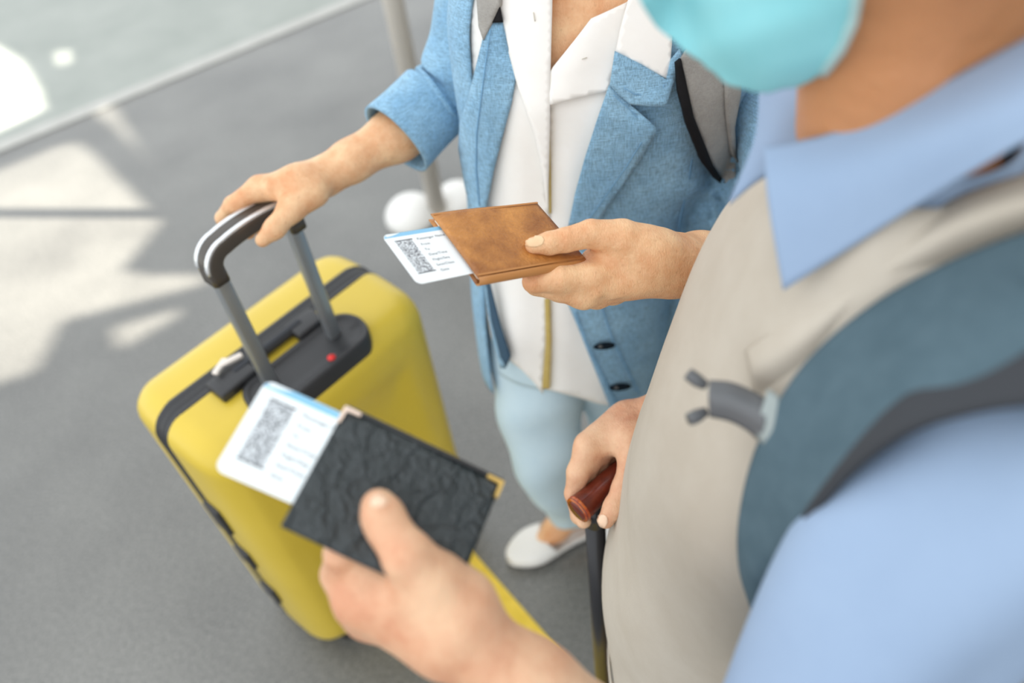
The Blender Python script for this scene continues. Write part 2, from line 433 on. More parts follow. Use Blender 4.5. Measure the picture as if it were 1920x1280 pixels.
def spline(pts, n):
    p = np.array(pts, float); p = np.vstack([2 * p[0] - p[1], p, 2 * p[-1] - p[-2]])
    L = len(p) - 3; out = []
    for u in np.linspace(0, L, n):
        i = min(int(u), L - 1); t = u - i; a, b, c, d = p[i:i + 4]
        out.append(.5 * (2 * b + (c - a) * t + (2 * a - 5 * b + 4 * c - d) * t * t + (3 * b - a - 3 * c + d) * t ** 3))
    return np.array(out)
def strip(name, rows, m, parent, nu=40, nv=12, thick=.003, bulge=0, disp=None):
    """cloth sheet through rows of points (x, y, depth)"""
    cr = [spline([P(*q) for q in r], nu) for r in rows]
    G = np.array([spline([c[i] for c in cr], nv) for i in range(nu)])
    if bulge or disp:
        for i in range(nu):
            for j in range(nv):
                dr = C - G[i, j]; dr /= np.linalg.norm(dr)
                s = bulge * math.sin(math.pi * j / (nv - 1))
                if disp: s += disp(i / (nu - 1), j / (nv - 1))
                G[i, j] = G[i, j] + dr * s
    V = G.reshape(-1, 3); fs = []
    for i in range(nu - 1):
        for j in range(nv - 1):
            a = i * nv + j; fs.append((a, a + 1, a + nv + 1, a + nv))
    a, b, c = V[fs[len(fs) // 2][0]], V[fs[len(fs) // 2][1]], V[fs[len(fs) // 2][2]]
    if np.dot(np.cross(b - a, c - a), C - a) < 0: fs = [f[::-1] for f in fs]
    return solidify(mesh_obj(name, V, fs, m, parent), thick)
def tube(name, pts, m, parent, n=44, nl=60, wr=None, thick=.003, flat=1.0, caps=False):
    """cloth tube along (point, radius) pairs"""
    c = spline([np.r_[p, r] for p, r in pts], nl); rad = c[:, 3]; c = c[:, :3]
    tg = np.gradient(c, axis=0); tg /= np.linalg.norm(tg, axis=1)[:, None]
    u = np.cross(tg[0], [0.1, .2, 1.]); u /= np.linalg.norm(u)
    V = []; th = np.linspace(0, 2 * math.pi, n, endpoint=False)
    for i in range(nl):
        u = u - tg[i] * u.dot(tg[i]); u /= np.linalg.norm(u); v = np.cross(tg[i], u)
        r = rad[i] * np.ones(n)
        if wr: r = r + wr(th, i / (nl - 1))
        V.append(c[i] + np.outer(np.cos(th) * r, u) + np.outer(np.sin(th) * r * flat, v))
    V = np.concatenate(V); fs = []
    for i in range(nl - 1):
        for j in range(n):
            j2 = (j + 1) % n; fs.append((i * n + j, i * n + j2, (i + 1) * n + j2, (i + 1) * n + j))
    if caps:
        fs.append(tuple(range(n - 1, -1, -1))); fs.append(tuple(range((nl - 1) * n, nl * n)))
    o = mesh_obj(name, V, fs, m, parent)
    return solidify(o, thick) if (thick and not caps) else o

def rbox(name, size, loc, m, parent, bev=.004, seg=3, rot=None):
    bm = bmesh.new(); bmesh.ops.create_cube(bm, size=1)
    for v in bm.verts: v.co = Vector((v.co.x * size[0], v.co.y * size[1], v.co.z * size[2]))
    bmesh.ops.bevel(bm, geom=bm.edges[:], offset=bev, segments=seg, profile=.5, affect='EDGES')
    o = bm_obj(name, bm, m, parent); o.location = loc
    if rot: o.rotation_euler = rot
    return o
def cyl(name, r, h, loc, m, parent, rot=(0, 0, 0), n=28, r2=None, bev=.002):
    bm = bmesh.new(); bmesh.ops.create_cone(bm, cap_ends=True, segments=n, radius1=r, radius2=r if r2 is None else r2, depth=h)
    if bev: bmesh.ops.bevel(bm, geom=[e for e in bm.edges if abs(e.verts[0].co.z - e.verts[1].co.z) < 1e-6], offset=bev, segments=2, affect='EDGES')
    o = bm_obj(name, bm, m, parent); o.location = loc; o.rotation_euler = rot
    return o
def sweep(name, path, prof, m, parent, closed=False, upv=(0, 0, 1)):
    """profile (local side, local up) swept along a path of points"""
    p = np.array(path, float); n = len(p)
    tg = np.roll(p, -1, 0) - np.roll(p, 1, 0) if closed else np.gradient(p, axis=0)
    tg /= np.linalg.norm(tg, axis=1)[:, None]
    V = []
    for i in range(n):
        s = np.cross(tg[i], upv); s /= np.linalg.norm(s) + 1e-9; w_ = np.cross(s, tg[i])
        for a, b in prof: V.append(p[i] + s * a + w_ * b)
    k = len(prof); fs = []
    for i in range(n if closed else n - 1):
        i2 = (i + 1) % n
        for j in range(k): fs.append((i * k + j, i * k + (j + 1) % k, i2 * k + (j + 1) % k, i2 * k + j))
    if not closed: fs += [tuple(range(k - 1, -1, -1)), tuple(range((n - 1) * k, n * k))]
    o = mesh_obj(name, V, fs, m, parent)
    bm = bmesh.new(); bm.from_mesh(o.data); bmesh.ops.recalc_face_normals(bm, faces=bm.faces); bm.to_mesh(o.data); bm.free()
    return o
def rrect(hx, hz, r, n=8):
    o = []
    for cx, cz, a0 in ((hx - r, hz - r, 0), (-hx + r, hz - r, 90), (-hx + r, -hz + r, 180), (hx - r, -hz + r, 270)):
        for k in range(n + 1):
            a = math.radians(a0 + 90 * k / n); o.append((cx + r * math.cos(a), cz + r * math.sin(a)))
    return o

# ================================================================== SETTING
def flat(name, pts, z, m, h=.02):
    bm = bmesh.new(); vs = [bm.verts.new((p[0], p[1], z)) for p in pts]; f = bm.faces.new(vs)
    if f.normal.z < 0: f.normal_flip()
    g = bmesh.ops.extrude_face_region(bm, geom=[f]); bmesh.ops.translate(bm, vec=(0, 0, -h), verts=[v for v in g['geom'] if isinstance(v, bmesh.types.BMVert)])
    bmesh.ops.recalc_face_normals(bm, faces=bm.faces)
    return bm_obj(name, bm, m, smooth=False)
kd = np.array([.845, .535]); kn = np.array([-.535, .845]); k0 = PZ(230, 190, 0)[:2]
fl = flat('floor', [k0 + kd * 12, k0 - kd * 12, k0 - kd * 12 - kn * 14, k0 + kd * 12 - kn * 14], 0, MT['asphalt'], .05); tag(fl, kind='structure')
tr = flat('trim_1', [k0 + kd * 12, k0 - kd * 12, k0 - kd * 12 + kn * .09, k0 + kd * 12 + kn * .09], .007, MT['kerb'], .06); tag(tr, kind='structure')
pv = flat('pavement', [k0 + kd * 12 + kn * .09, k0 - kd * 12 + kn * .09, k0 - kd * 12 + kn * 12, k0 + kd * 12 + kn * 12], .006, MT['pavement'], .05); tag(pv, kind='structure')
ya, yb = PZ(865, 1010, 0)[:2], PZ(1120, 1299, 0)[:2]; yd = (yb - ya) / np.linalg.norm(yb - ya); yn = np.array([yd[1], -yd[0]])
if yn[0] > 0: yn = -yn
ym = flat('trim_2', [ya, yb + yd * 2.2, yb + yd * 2.2 + yn * .15, ya + yn * .15], .003, MT['yellow_paint'], .002)
tag(ym, kind='structure')

# unseen wall added on the right to shade the people; openings shape sun patches
WX = 3.3
cu = bpy.data.curves.new('added_shade_wall', 'CURVE'); cu.dimensions = '2D'; cu.fill_mode = 'BOTH'; cu.extrude = .04
def ring2d(pts):
    s = cu.splines.new('POLY'); s.points.add(len(pts) - 1); s.use_cyclic_u = True
    for q, p in zip(s.points, pts): q.co = (p[0], p[1], 0, 1)
ring2d([(-7, 0), (9, 0), (9, 7.5), (-7, 7.5)])
patches = [
    [(-150, 60), (0, 85), (50, 115), (85, 170), (95, 205), (0, 250), (-150, 310)],
    [(95, 100), (135, 92), (142, 118), (100, 132)],
    [(-150, 372), (0, 315), (100, 274), (160, 264), (195, 290), (322, 415), (245, 503), (300, 514), (395, 512), (412, 526), (135, 598), (90, 690), (0, 720), (-150, 760)],
    [(208, 190), (235, 205), (275, 275), (360, 370), (348, 384), (318, 366), (222, 262), (190, 235), (165, 218)],
    [(190, 618), (345, 574), (362, 584), (240, 655), (198, 652)],
]
for pp in patches:
    o = []
    for x, y in pp:
        g = PZ(x, y, 0); t = (WX - g[0]) / SUN[0]; q = g + SUN * t; o.append((q[1], q[2]))
    ring2d(o)
cu.materials.append(MT['concrete']); tmp = bpy.data.objects.new('wall_curve', cu); col.objects.link(tmp)
wme = bpy.data.meshes.new_from_object(tmp.evaluated_get(bpy.context.evaluated_depsgraph_get())); bpy.data.objects.remove(tmp)
wo = link(bpy.data.objects.new('added_shade_wall', wme))
wo.matrix_world = Matrix(((0, 0, 1, WX), (1, 0, 0, 0), (0, 1, 0, 0), (0, 0, 0, 1)))
tag(wo, kind='structure')

# post in the background
pb = PZ(822, 402, 0)
post = empty('post', pb); tag(post, 'grey round post on white rounded feet standing behind the woman', 'post')
cyl('pole', .033, 2.3, (0, 0, 1.16), MT['post'], post, bev=.004)
for x, y, rr in ((772, 392, .1), (858, 362, .085)):
    q = PZ(x, y + 14, 0) - pb
    bm = bmesh.new(); bmesh.ops.create_uvsphere(bm, u_segments=24, v_segments=14, radius=1)
    for v in bm.verts: v.co = Vector((v.co.x * rr, v.co.y * rr * 1.15, max(v.co.z, -.02) * rr * .75))
    o = bm_obj('base_foot', bm, MT['white_leather'], post); o.location = (q[0], q[1], .002)
cyl('base_plate', .06, .02, (0, 0, .012), MT['post'], post)
# ================================================================== SUITCASE
SW, ST_F, ST_B, SZ0, SZ1 = .254, .168, .132, .038, .797
suit = empty('suitcase', (-.440, 1.066, 0)); suit.rotation_euler = (0, 0, math.radians(43.2))
tag(suit, 'yellow hard-shell suitcase standing on the asphalt with its trolley handle pulled out', 'suitcase')
def shell_mesh(name, y0, y1):
    prof = [(0, 0), (.3, 0.001), (.55, .003), (.7, .008), (.82, .016), (.9, .026), (.96, .036), (.99, .045), (1, .056)]
    V = []; k = None
    zc, hz = (SZ0 + SZ1) / 2, (SZ1 - SZ0) / 2
    for f, ins in prof:
        y = y0 + (y1 - y0) * f
        ring = rrect(SW - ins, hz - ins, .052 - ins * .4, 9); k = len(ring)
        V += [(x, y, z + zc) for x, z in ring]
    fs = []
    for i in range(len(prof) - 1):
        for j in range(k): fs.append((i * k + j, i * k + (j + 1) % k, (i + 1) * k + (j + 1) % k, (i + 1) * k + j))
    # inner face: a shallow raised panel
    base = (len(prof) - 1) * k; last = V[base:base + k]; cz = zc
    for s, dy in ((.93, .0015), (.80, .003), (.74, -.003), (.4, -.003), (.02, -.003)):
        st = len(V); sg = 1 if y1 > y0 else -1
        V += [(x * s, y1 + sg * dy, cz + (z - cz) * (1 - (1 - s) * .8)) for x, _, z in last]
        for j in range(k): fs.append((base + j, base + (j + 1) % k, st + (j + 1) % k, st + j))
        base = st
    fs.append(tuple(range(base, base + k)))
    o = mesh_obj(name, V, fs, MT['yellow'], suit)
    bm = bmesh.new(); bm.from_mesh(o.data); bmesh.ops.recalc_face_normals(bm, faces=bm.faces); bm.to_mesh(o.data); bm.free()
    return o
shell_mesh('front_shell', -.020, -ST_F)
shell_mesh('back_shell', .020, ST_B)
zc, hz = (SZ0 + SZ1) / 2, (SZ1 - SZ0) / 2
loop = [(x, 0, z + zc) for x, z in rrect(SW - .006, hz - .006, .060, 12)]
zb = sweep('zipper_band', loop, [(-.021, -.012), (.021, -.012), (.021, .003), (.013, .0035), (.009, .001), (.002, .001), (0, .003), (-.002, .001), (-.009, .001), (-.013, .0035), (-.021, .003)], MT['black_rubber'], suit, closed=True, upv=(0, 1, 0))
# sweep uses upv as "up" of the loop plane: rebuild the band with explicit coordinates so that it faces outwards
bpy.data.objects.remove(zb)
V, fs = [], []
prof = [(-.023, -.014), (-.023, .004), (-.016, .0055), (-.012, .002), (-.004, .002), (-.002, .004), (.002, .004), (.004, .002), (.012, .002), (.016, .0055), (.023, .004), (.023, -.014)]
for y, o_ in prof:
    for x, z in rrect(SW - .004 + o_, hz - .004 + o_, .050 + o_, 12): V.append((x, y, z + zc))
k = len(rrect(1, 1, .1, 12))
for i in range(len(prof)):
    i2 = (i + 1) % len(prof)
    for j in range(k): fs.append((i * k + j, i * k + (j + 1) % k, i2 * k + (j + 1) % k, i2 * k + j))
zb = mesh_obj('zipper_band', V, fs, MT['black_plastic'], suit)
bm = bmesh.new(); bm.from_mesh(zb.data); bmesh.ops.recalc_face_normals(bm, faces=bm.faces); bm.to_mesh(zb.data); bm.free()

# carry handle on the top, its two feet lapping over the front shell
hy = -.034
ch = rbox('carry_handle', (.18, .024, .014), (-.025, hy, SZ1 + .012), MT['black_plastic'], suit, .005)
rbox('grip_strip', (.15, .012, .004), (0, -.002, .008), MT['strap_edge'], ch, .0015)
for x in (-.075, .078):
    rbox('handle_foot', (.060, .046, .02), (x, -.010, -.002), MT['black_plastic'], ch, .005)
lk = rbox('zip_lock', (.052, .05, .022), (-.122, -.042, SZ1 + .008), MT['black_plastic'], suit, .005)
for i, (x, y, a) in enumerate(((.012, .028, .5), (.034, .024, -.2))):
    rbox('zip_puller', (.040, .013, .008), (x, y, .018), MT['zip_metal'], lk, .0035, rot=(0, .1, a))

# trolley: recessed tray, tubes, grip
RX, RY, RZ = .072, -.100, 1.065
def stad(hx, r, n=14):
    o = []
    for k in range(n + 1):
        a = -math.pi / 2 + math.pi * k / n; o.append((hx + r * math.cos(a), r * math.sin(a)))
    for k in range(n + 1):
        a = math.pi / 2 + math.pi * k / n; o.append((-hx + r * math.cos(a), r * math.sin(a)))
    return o
V, fs = [], []
tp = [(.038, -.03), (.038, .005), (.035, .0095), (.030, .0085), (.027, .005), (.025, .0035), (.01, .003)]
for r, z in tp: V += [(x, y * 1.3 + RY - .012, SZ1 + z - (.003 if y < 0 else 0)) for x, y in stad(.090, r)]
k = len(stad(1, 1))
for i in range(len(tp) - 1):
    for j in range(k): fs.append((i * k + j, i * k + (j + 1) % k, (i + 1) * k + (j + 1) % k, (i + 1) * k + j))
fs.append(tuple(range((len(tp) - 1) * k, len(tp) * k)))
tray = mesh_obj('handle_tray', V, fs, MT['black_plastic'], suit)
cyl('release_button', .0075, .006, (.030, RY - .044, SZ1 + .006), MT['red'], tray)
for s in (-1, 1):
    rbox('telescopic_tube', (.026, .018, RZ - SZ1 + .02), (s * RX, RY, (RZ + SZ1) / 2), MT['alu'], suit, .005)
arc = []
hx, r = RX + .003, .028
for k in range(9):
    a = math.pi - math.pi / 2 * k / 8; arc.append((-hx + r + r * math.cos(a), RY, RZ + .006 + r * math.sin(a)))
arc = [(-hx, RY, RZ - .018), (-hx, RY, RZ - .002)] + arc
arc += [(x, RY, RZ + .006 + r + .004 * math.cos(x / .04 * 1.2)) for x in np.linspace(-hx + r + .012, hx - r - .012, 9)]
for k in range(9):
    a = math.pi / 2 - math.pi / 2 * k / 8; arc.append((hx - r + r * math.cos(a), RY, RZ + .006 + r * math.sin(a)))
arc += [(hx, RY, RZ - .002), (hx, RY, RZ - .018)]
gp = sweep('trolley_grip', arc, rrect(.0140, .0195, .007, 4), MT['dark_grip'], suit, upv=(0, 1, 0))
# silver strips inlaid along both upper edges of the grip
def off_arc(o_, dy):
    p = np.array(arc); t = np.gradient(p, axis=0); t /= np.linalg.norm(t, axis=1)[:, None]
    n = np.stack([-t[:, 2], 0 * t[:, 0], t[:, 0]], 1); return p + n * o_ + np.array([0, dy, 0])
for dy in (-.0135, .0135):
    sweep('silver_strip', off_arc(.0125, dy)[2:-2], rrect(.0028, .0045, .002, 3), MT['silver'], gp, upv=(0, 1, 0))
# bumpers along the near side, feet and castors
for z, l in ((.535, .085), (.385, .06), (.225, .06)):
    rbox('side_bumper', (.018, .05, l), (-SW - .000, -.034, z), MT['black_plastic'], suit, .007)
for x in (-.19, .19):
    for y in (-.115, .075):
        ca = empty('castor', (x, y, 0), suit)
        rbox('fork', (.034, .03, .045), (0, 0, .055), MT['black_plastic'], ca, .006)
        for s in (-1, 1): cyl('wheel', .026, .016, (.014, s * .013, .026), MT['black_rubber'], ca, rot=(math.pi / 2, 0, .3))

# ================================================================== PASSPORT COVERS AND BOARDING CARDS
def frame(name, o, u, v):
    u = np.array(u); v = np.array(v); e = empty(name); n = -np.cross(u, v)
    e.matrix_world = Matrix(((u[0], -v[0], n[0], o[0]), (u[1], -v[1], n[1], o[1]), (u[2], -v[2], n[2], o[2]), (0, 0, 0, 1)))
    return e
def sheet(name, pts, z, t, m, parent, bend=None, res=10):
    """thin plate with rounded outline in the frame of its parent"""
    bm = bmesh.new(); vs = [bm.verts.new((x, y, z)) for x, y in pts]; f = bm.faces.new(vs); bm.normal_update()
    if f.normal.z < 0: f.normal_flip()
    g = bmesh.ops.extrude_face_region(bm, geom=[f]); bmesh.ops.translate(bm, vec=(0, 0, -t), verts=[q for q in g['geom'] if isinstance(q, bmesh.types.BMVert)])
    bmesh.ops.recalc_face_normals(bm, faces=bm.faces)
    if bend:
        for q in bm.verts: q.co.z += bend(q.co.x, q.co.y)
    return bm_obj(name, bm, m, parent, smooth=False)
def rr(x0, y0, x1, y1, r, n=6):
    return [((x0 + x1) / 2 + x, (y0 + y1) / 2 + y) for x, y in rrect(abs(x1 - x0) / 2, abs(y1 - y0) / 2, r, n)]
def leather_cover(e, W, Hh, m, medge, gap, open_top):
    # front and back covers joined by a spine along the top or the lower edge; a booklet between them
    def slab(name, z, t):
        bm = bmesh.new(); nx, ny = 28, 20
        vs = [[bm.verts.new((W * i / nx, -Hh * j / ny, z)) for j in range(ny + 1)] for i in range(nx + 1)]
        for i in range(nx):
            for j in range(ny): bm.faces.new((vs[i][j], vs[i][j + 1], vs[i + 1][j + 1], vs[i + 1][j]))
        for row in vs:
            for q in row:
                x, y = q.co.x / W, -q.co.y / Hh; ed = min(x, 1 - x, y, 1 - y)
                q.co.z += .0012 * min(1, ed / .06) + (.0009 * math.sin(5 * x + 3 * y))
        o = bm_obj(name, bm, m, e); return solidify(o, t)
    slab('front_cover', 0, .0014); slab('back_cover', -gap, .0014)
    ys = 0 if open_top else -Hh
    sp = [(math.cos(a) * (gap * .5 + .0007), math.sin(a) * (gap * .5 + .0007)) for a in np.linspace(math.pi / 2, 3 * math.pi / 2, 9)]
    V = []; sgn = -1 if not open_top else 1
    for x in np.linspace(0, W, 12): V += [(x, ys - sgn * a, -gap / 2 + b) for a, b in sp]
    fs = [(i * 9 + j, i * 9 + j + 1, (i + 1) * 9 + j + 1, (i + 1) * 9 + j) for i in range(11) for j in range(8)]
    solidify(mesh_obj('spine', V, fs, medge, e), .0012, 0)
    sheet('passport_booklet', rr(.004, -.003, W - .004, -Hh + .003, .003), -.0035, max(gap - .006, .003), MT['paper'], e)
brown = frame('passport_cover', (-.0646, .6821, 1.3024), (.8064, .4551, -.3776), (.4086, -.8904, -.2004))
tag(brown, 'brown worn leather passport cover held by the woman in the blue jacket', 'passport cover')
leather_cover(brown, .145, .100, MT['brown_leather'], MT['brown_edge'], .008, False)
for y in (-.003, -.097):
    sheet('stitched_edge', rr(.001, y - .0012, .144, y + .0012, .001, 2), .0014, .0006, MT['brown_edge'], brown)
black = frame('passport_cover', (-.1354, .4021, 1.3391), (.8240, -.3797, -.4205), (-.4728, -.8698, -.1409))
tag(black, 'black crinkled leather passport cover with metal corners held by the man', 'passport cover')
leather_cover(black, .135, .100, MT['black_leather'], MT['black_plastic'], .006, True)
for x, sx, m in ((0, 1, 'pale_gold'), (.135, -1, 'gold')):
    L = .013
    pts = [(x - sx * .0012, .0012), (x + sx * L, .0012), (x + sx * L, -.0016), (x + sx * .0022, -.0022), (x + sx * .0016, -L), (x - sx * .0012, -L)]
    if sx < 0: pts = pts[::-1]
    sheet('metal_corner', pts, .0026, .0095, MT[m], black)

def text(body, x, y, size, parent, m, z, shear=0):
    t = bpy.data.curves.new('printed_text_curve', 'FONT'); t.body = body; t.size = size; t.extrude = .00003; t.materials.append(m); t.space_character = 1.12
    tmp = bpy.data.objects.new('text_curve', t); col.objects.link(tmp)
    me = bpy.data.meshes.new_from_object(tmp.evaluated_get(bpy.context.evaluated_depsgraph_get())); bpy.data.objects.remove(tmp)
    o = link(bpy.data.objects.new('printed_text', me), parent); o.location = (x, y, z); return o
def boarding(src, label, x0, x1, y0, y1, z, tilt):
    e = empty('boarding_card'); e.matrix_world = src.matrix_world @ Matrix.Translation((x0, -y0, z)) @ Matrix.Rotation(tilt, 4, 'Z')
    tag(e, label, 'boarding card')
    Wd, Hd = x1 - x0, y1 - y0; s = Hd / .075
    sheet('card', rr(0, 0, Wd + .05, -Hd, .007 * s), 0, .0004, MT['card'], e)
    bd = [(.003 * s, -.0018 * s), (.0065 * s, -.0002), (Wd + .045, -.0002), (Wd + .045, -.0058 * s), (.0001, -.0058 * s)]
    b_ = sheet('header_band', bd, .00012, .0001, MT['card_band'], e)
    sw = [(.004 * s, -.0042 * s)] + [(.004 * s + .016 * s * t, -.0042 * s + .0030 * s * t ** 1.5) for t in (.2, .4, .6, .8)] + [(.022 * s, -.0003), (.006 * s, -.0003), (.003 * s, -.002 * s)]
    sheet('wave_mark', sw, .0002, .00005, MT['card_white'], b_)
    cb = sheet('printed_code', [(.0095 * s, -.0125 * s), (.029 * s, -.0125 * s), (.029 * s, -.0605 * s), (.0095 * s, -.0605 * s)], .00012, .0001, MT['code'], e)
    for y in (-.0120, -.0610):
        sheet('code_bar', rr(.009 * s, y * s - .0006, .0305 * s, y * s + .0006, .0002, 2), .0002, .00005, MT['ink_dark'], cb)
    for i, tx in enumerate(('Passenger Name', 'From', 'To', 'Date/Time', 'Flight/Seq', 'Seat/Class', 'Gate')):
        text(tx, .0355 * s, (-.0150 - .0080 * i - (.0008 if i else 0)) * s, .0047 * s, e, MT['ink'], .0002)
    return e
boarding(brown, 'white boarding card sticking out of the brown passport cover', -.0672, 0, .0190, .0915, -.004, math.radians(2.2))
boarding(black, 'white boarding card sticking out of the black passport cover', -.0645, 0, .0052, .0842, -.003, math.radians(1.5))
# ================================================================== THE WOMAN
woman = empty('person', (.10, 1.06, 0))
tag(woman, 'person in an open blue linen jacket over a white shirt gripping the suitcase handle', 'person')
woman_inv = Matrix.Translation((-.10, -1.06, 0))
DZ = .06
FW = (-.20, -.98)
TW = Torso([(.50, .10, 1.03, .150, .120), (.70, .105, 1.03, .155, .130), (.85, .115, 1.03, .158, .128), (1.0, .132, 1.04, .158, .112), (1.15, .168, 1.05, .182, .118),
            (1.25, .184, 1.055, .198, .118), (1.33, .186, 1.065, .196, .100), (1.40, .170, 1.08, .150, .082), (1.45, .165, 1.09, .075, .062), (1.50, .16, 1.09, .056, .056)], FW)
fw = TW.f
S = Sdf()
S.fn((.13, 1.05, .98), .62, lambda p: np.maximum(TW.f(p) + .006 + .03 * np.clip((1.1 - p[:, 2]) / .2, 0, 1), .70 - p[:, 2]), .02)
S.cone((.16, 1.085, 1.40), (.145, 1.06, 1.56), .056, .05, .03)                  # neck
S.cone((.14, 1.085, 1.66), (.125, 1.03, 1.63), .088, .070, .03)                # skull, face
S.cone((.13, 1.03, 1.60), (.115, .985, 1.555), .055, .034, .03)                # jaw
S.cone((.115, .965, 1.625), (.11, .945, 1.605), .008, .012, .015)              # nose
for sx in (-1, 1): S.cone((.14 + sx * .082, 1.08, 1.645), (.14 + sx * .083, 1.085, 1.61), .012, .008, .006)
# right arm down to the trolley grip
sh, el, wr = P(897, -50, 1.165), P(853, 190, 1.27), P(606, 332, 1.225)
S.chain([(sh, .036), (P(878, 70, 1.215), .036), (el, .040)], .02)
mid = el + (wr - el) * .45
S.chain([(el, .040), (mid, .039), (el + (wr - el) * .8, .030), (wr, .027)], .02)
D = 1.20
S.chain([(wr, .027), (P(560, 345, D), .027), (P(515, 352, D - .005), .020)], .02)
for mc, r_ in ((P(488, 352, D + .005), .0165), (P(497, 360, D + .02), .0155), (P(512, 366, D + .045), .0145), (P(530, 372, D + .06), .013)):
    S.cone(wr + (mc - wr) * .35, mc, .019, r_, .014)
S.chain([(P(486, 351, D), .0165), (P(437, 384, D + .005), .0135), (P(419, 409, D + .03), .012), (P(436, 436, D + .045), .0105)], .004, .012)
S.chain([(P(500, 356, D + .02), .0155), (P(462, 380, D + .035), .013), (P(452, 412, D + .055), .012), (P(466, 436, D + .05), .0105)], .004, .012)
S.chain([(P(516, 362, D + .04), .0145), (P(492, 378, D + .06), .012), (P(480, 405, D + .075), .011), (P(490, 430, D + .06), .010)], .004, .012)
S.chain([(P(535, 368, D + .055), .013), (P(522, 378, D + .075), .0105), (P(512, 400, D + .085), .010), (P(516, 424, D + .07), .009)], .004, .012)
S.chain([(P(588, 362, D - .005), .022), (P(546, 392, D - .02), .0185), (P(515, 428, D - .03), .0145), (P(492, 450, D - .025), .0105)], .01, .02)
# left arm holding the passport
KD = 1.062
def H2(x, y, d): return P(x, y, d * KD)
sh2, el2, wr2 = np.array([.405, 1.13, 1.33]), P(1480, 500, 1.10), H2(1262, 494, .865)
S.chain([(sh2, .034), (el2, .040)], .02)
S.chain([(el2, .041), (el2 + (wr2 - el2) * .45, .040), (el2 + (wr2 - el2) * .8, .036), (wr2, .032)], .02)
S.cone(wr2, H2(1215, 480, .835), .031, .026, .02)
S.cone(H2(1262, 510, .865), H2(1190, 520, .845), .026, .024, .02)
mI, mM, mR, mP = H2(1104, 520, .822), H2(1094, 552, .832), H2(1118, 552, .855), H2(1148, 546, .875)
for mc, r_, q in ((mI, .0155, 0), (mM, .0145, .004), (mR, .0140, .012), (mP, .0130, .018)):
    S.cone(wr2 + (mc - wr2) * .25 + np.array([0, q, 0]), mc, .022, r_, .016)
S.chain([(mI, .0155), (H2(1048, 523, .808), .0146), (H2(1001, 528, .805), .0122), (H2(1018, 512, .842), .0112), (H2(1060, 498, .862), .010)], .003, .010)
S.chain([(mM, .0145), (H2(1050, 543, .825), .0135), (H2(1006, 534, .825), .0115), (H2(1020, 505, .855), .0110), (H2(1060, 490, .872), .010)], .004, .012)
S.chain([(mR, .0140), (H2(1062, 545, .860), .0125), (H2(1032, 528, .872), .0112), (H2(1045, 500, .89), .0105), (H2(1080, 490, .90), .009)], .004, .012)
S.chain([(mP, .0130), (H2(1095, 545, .890), .011), (H2(1066, 522, .902), .010), (H2(1080, 498, .912), .0092)], .004, .012)
tI, tT = H2(1060, 450, .806), H2(1000, 460, .800)
S.chain([(H2(1228, 474, .838), .027), (H2(1165, 449, .822), .0225), (H2(1108, 438, .812), .0155), (tI, .0134), (H2(1030, 456, .803), .0126), (tT, .0090)], .003, .020)
S.cone(H2(1170, 478, .835), H2(1112, 488, .838), .020, .014, .012)             # web of the thumb
for a, b in (((1120, 548), (1225, 512)), ((1150, 552), (1235, 528)), ((1180, 528), (1250, 505))):   # tendons and veins
    S.cone(H2(*a, .812 + (a[0] - 1100) * 3e-4), H2(*b, .835), .0025, .0025, .012)
# legs and feet
S.chain([((.035, 1.03, .72), .078), ((.028, .965, .47), .052), ((.035, .995, .30), .046), ((.076, 1.025, .10), .032)], .03)
S.chain([((.175, 1.05, .72), .078), ((.20, 1.05, .47), .052), ((.23, 1.10, .30), .046), ((.25, 1.12, .10), .032)], .03)
for ax, ay, dx, dy in ((.086, 1.022, -.955, -.295), (.25, 1.12, -.5, -.866)):
    S.chain([((ax, ay, .10), .033), ((ax + dx * .05, ay + dy * .05, .060), .030), ((ax + dx * .10, ay + dy * .10, .028), .018), ((ax + dx * .145, ay + dy * .145, .018), .011)], .02)
    S.cone((ax, ay, .10), (ax - dx * .045, ay - dy * .045, .04), .032, .026, .02)
V, Q = surface_nets(S, .0028)
def place(V): return V - np.array([.10, 1.06, 0])
wbody = np_mesh('body', place(V), Q, MT['skin_w'], woman)
def hold(o):
    """parent an object built in world coordinates"""
    return o
def reparent_in_place(root, kids):
    for k in kids: k.parent = root; k.matrix_parent_inverse = Matrix.Translation(-root.location)
W_KIDS = []
def wp(o, parent=None):
    if parent is None: W_KIDS.append(o)
    else: o.parent = parent
    return o

# thumb nail: a small curved plate on the thumb
def nail_on(name, px, f, m, off=.0006):
    return drape(name, px, f, off, m, None, .0006, 4, 1)
prW = near(tT, .05, S.pr)
wp(nail_on('thumbnail', [(980, 452), (987, 444), (1000, 441), (1016, 441), (1021, 448), (1018, 459), (1004, 464), (990, 463), (982, 458)], lambda p: sd(p, prW), MT['nail']), wbody)

# shirt
wob = lambda a, b, c, s: (lambda x, y: a * np.sin(x / b + y / c + s))
folds = lambda x, y: .0022 * np.sin(x / 15 + .6 * np.sin(y / 90)) * np.clip((y - 120) / 300, 0, 1) + .0015 * np.sin((x + y * .4) / 27)
shirt = drape('shirt', [(880, -70), (1036, -70), (1034, 20), (1031, 130), (1029, 330), (1030, 500), (1024, 640), (1018, 739), (1000, 716), (980, 695), (958, 678), (935, 660), (915, 620), (895, 560), (880, 380), (885, 200)],
               fw, .010, MT['shirt'], None, .002, 12, fold=folds)
wp(shirt)
wp(drape('shirt_front', [(1029, 140), (1036, 126), (1070, 85), (1108, 35), (1175, 4), (1230, -70), (1330, -70), (1310, 200), (1220, 400), (1200, 600), (1230, 770), (1160, 762), (1122, 757), (1080, 744), (1022, 729), (1024, 640), (1028, 500), (1026, 330)],
         fw, .006, MT['shirt'], None, .002, 12, fold=folds), shirt)
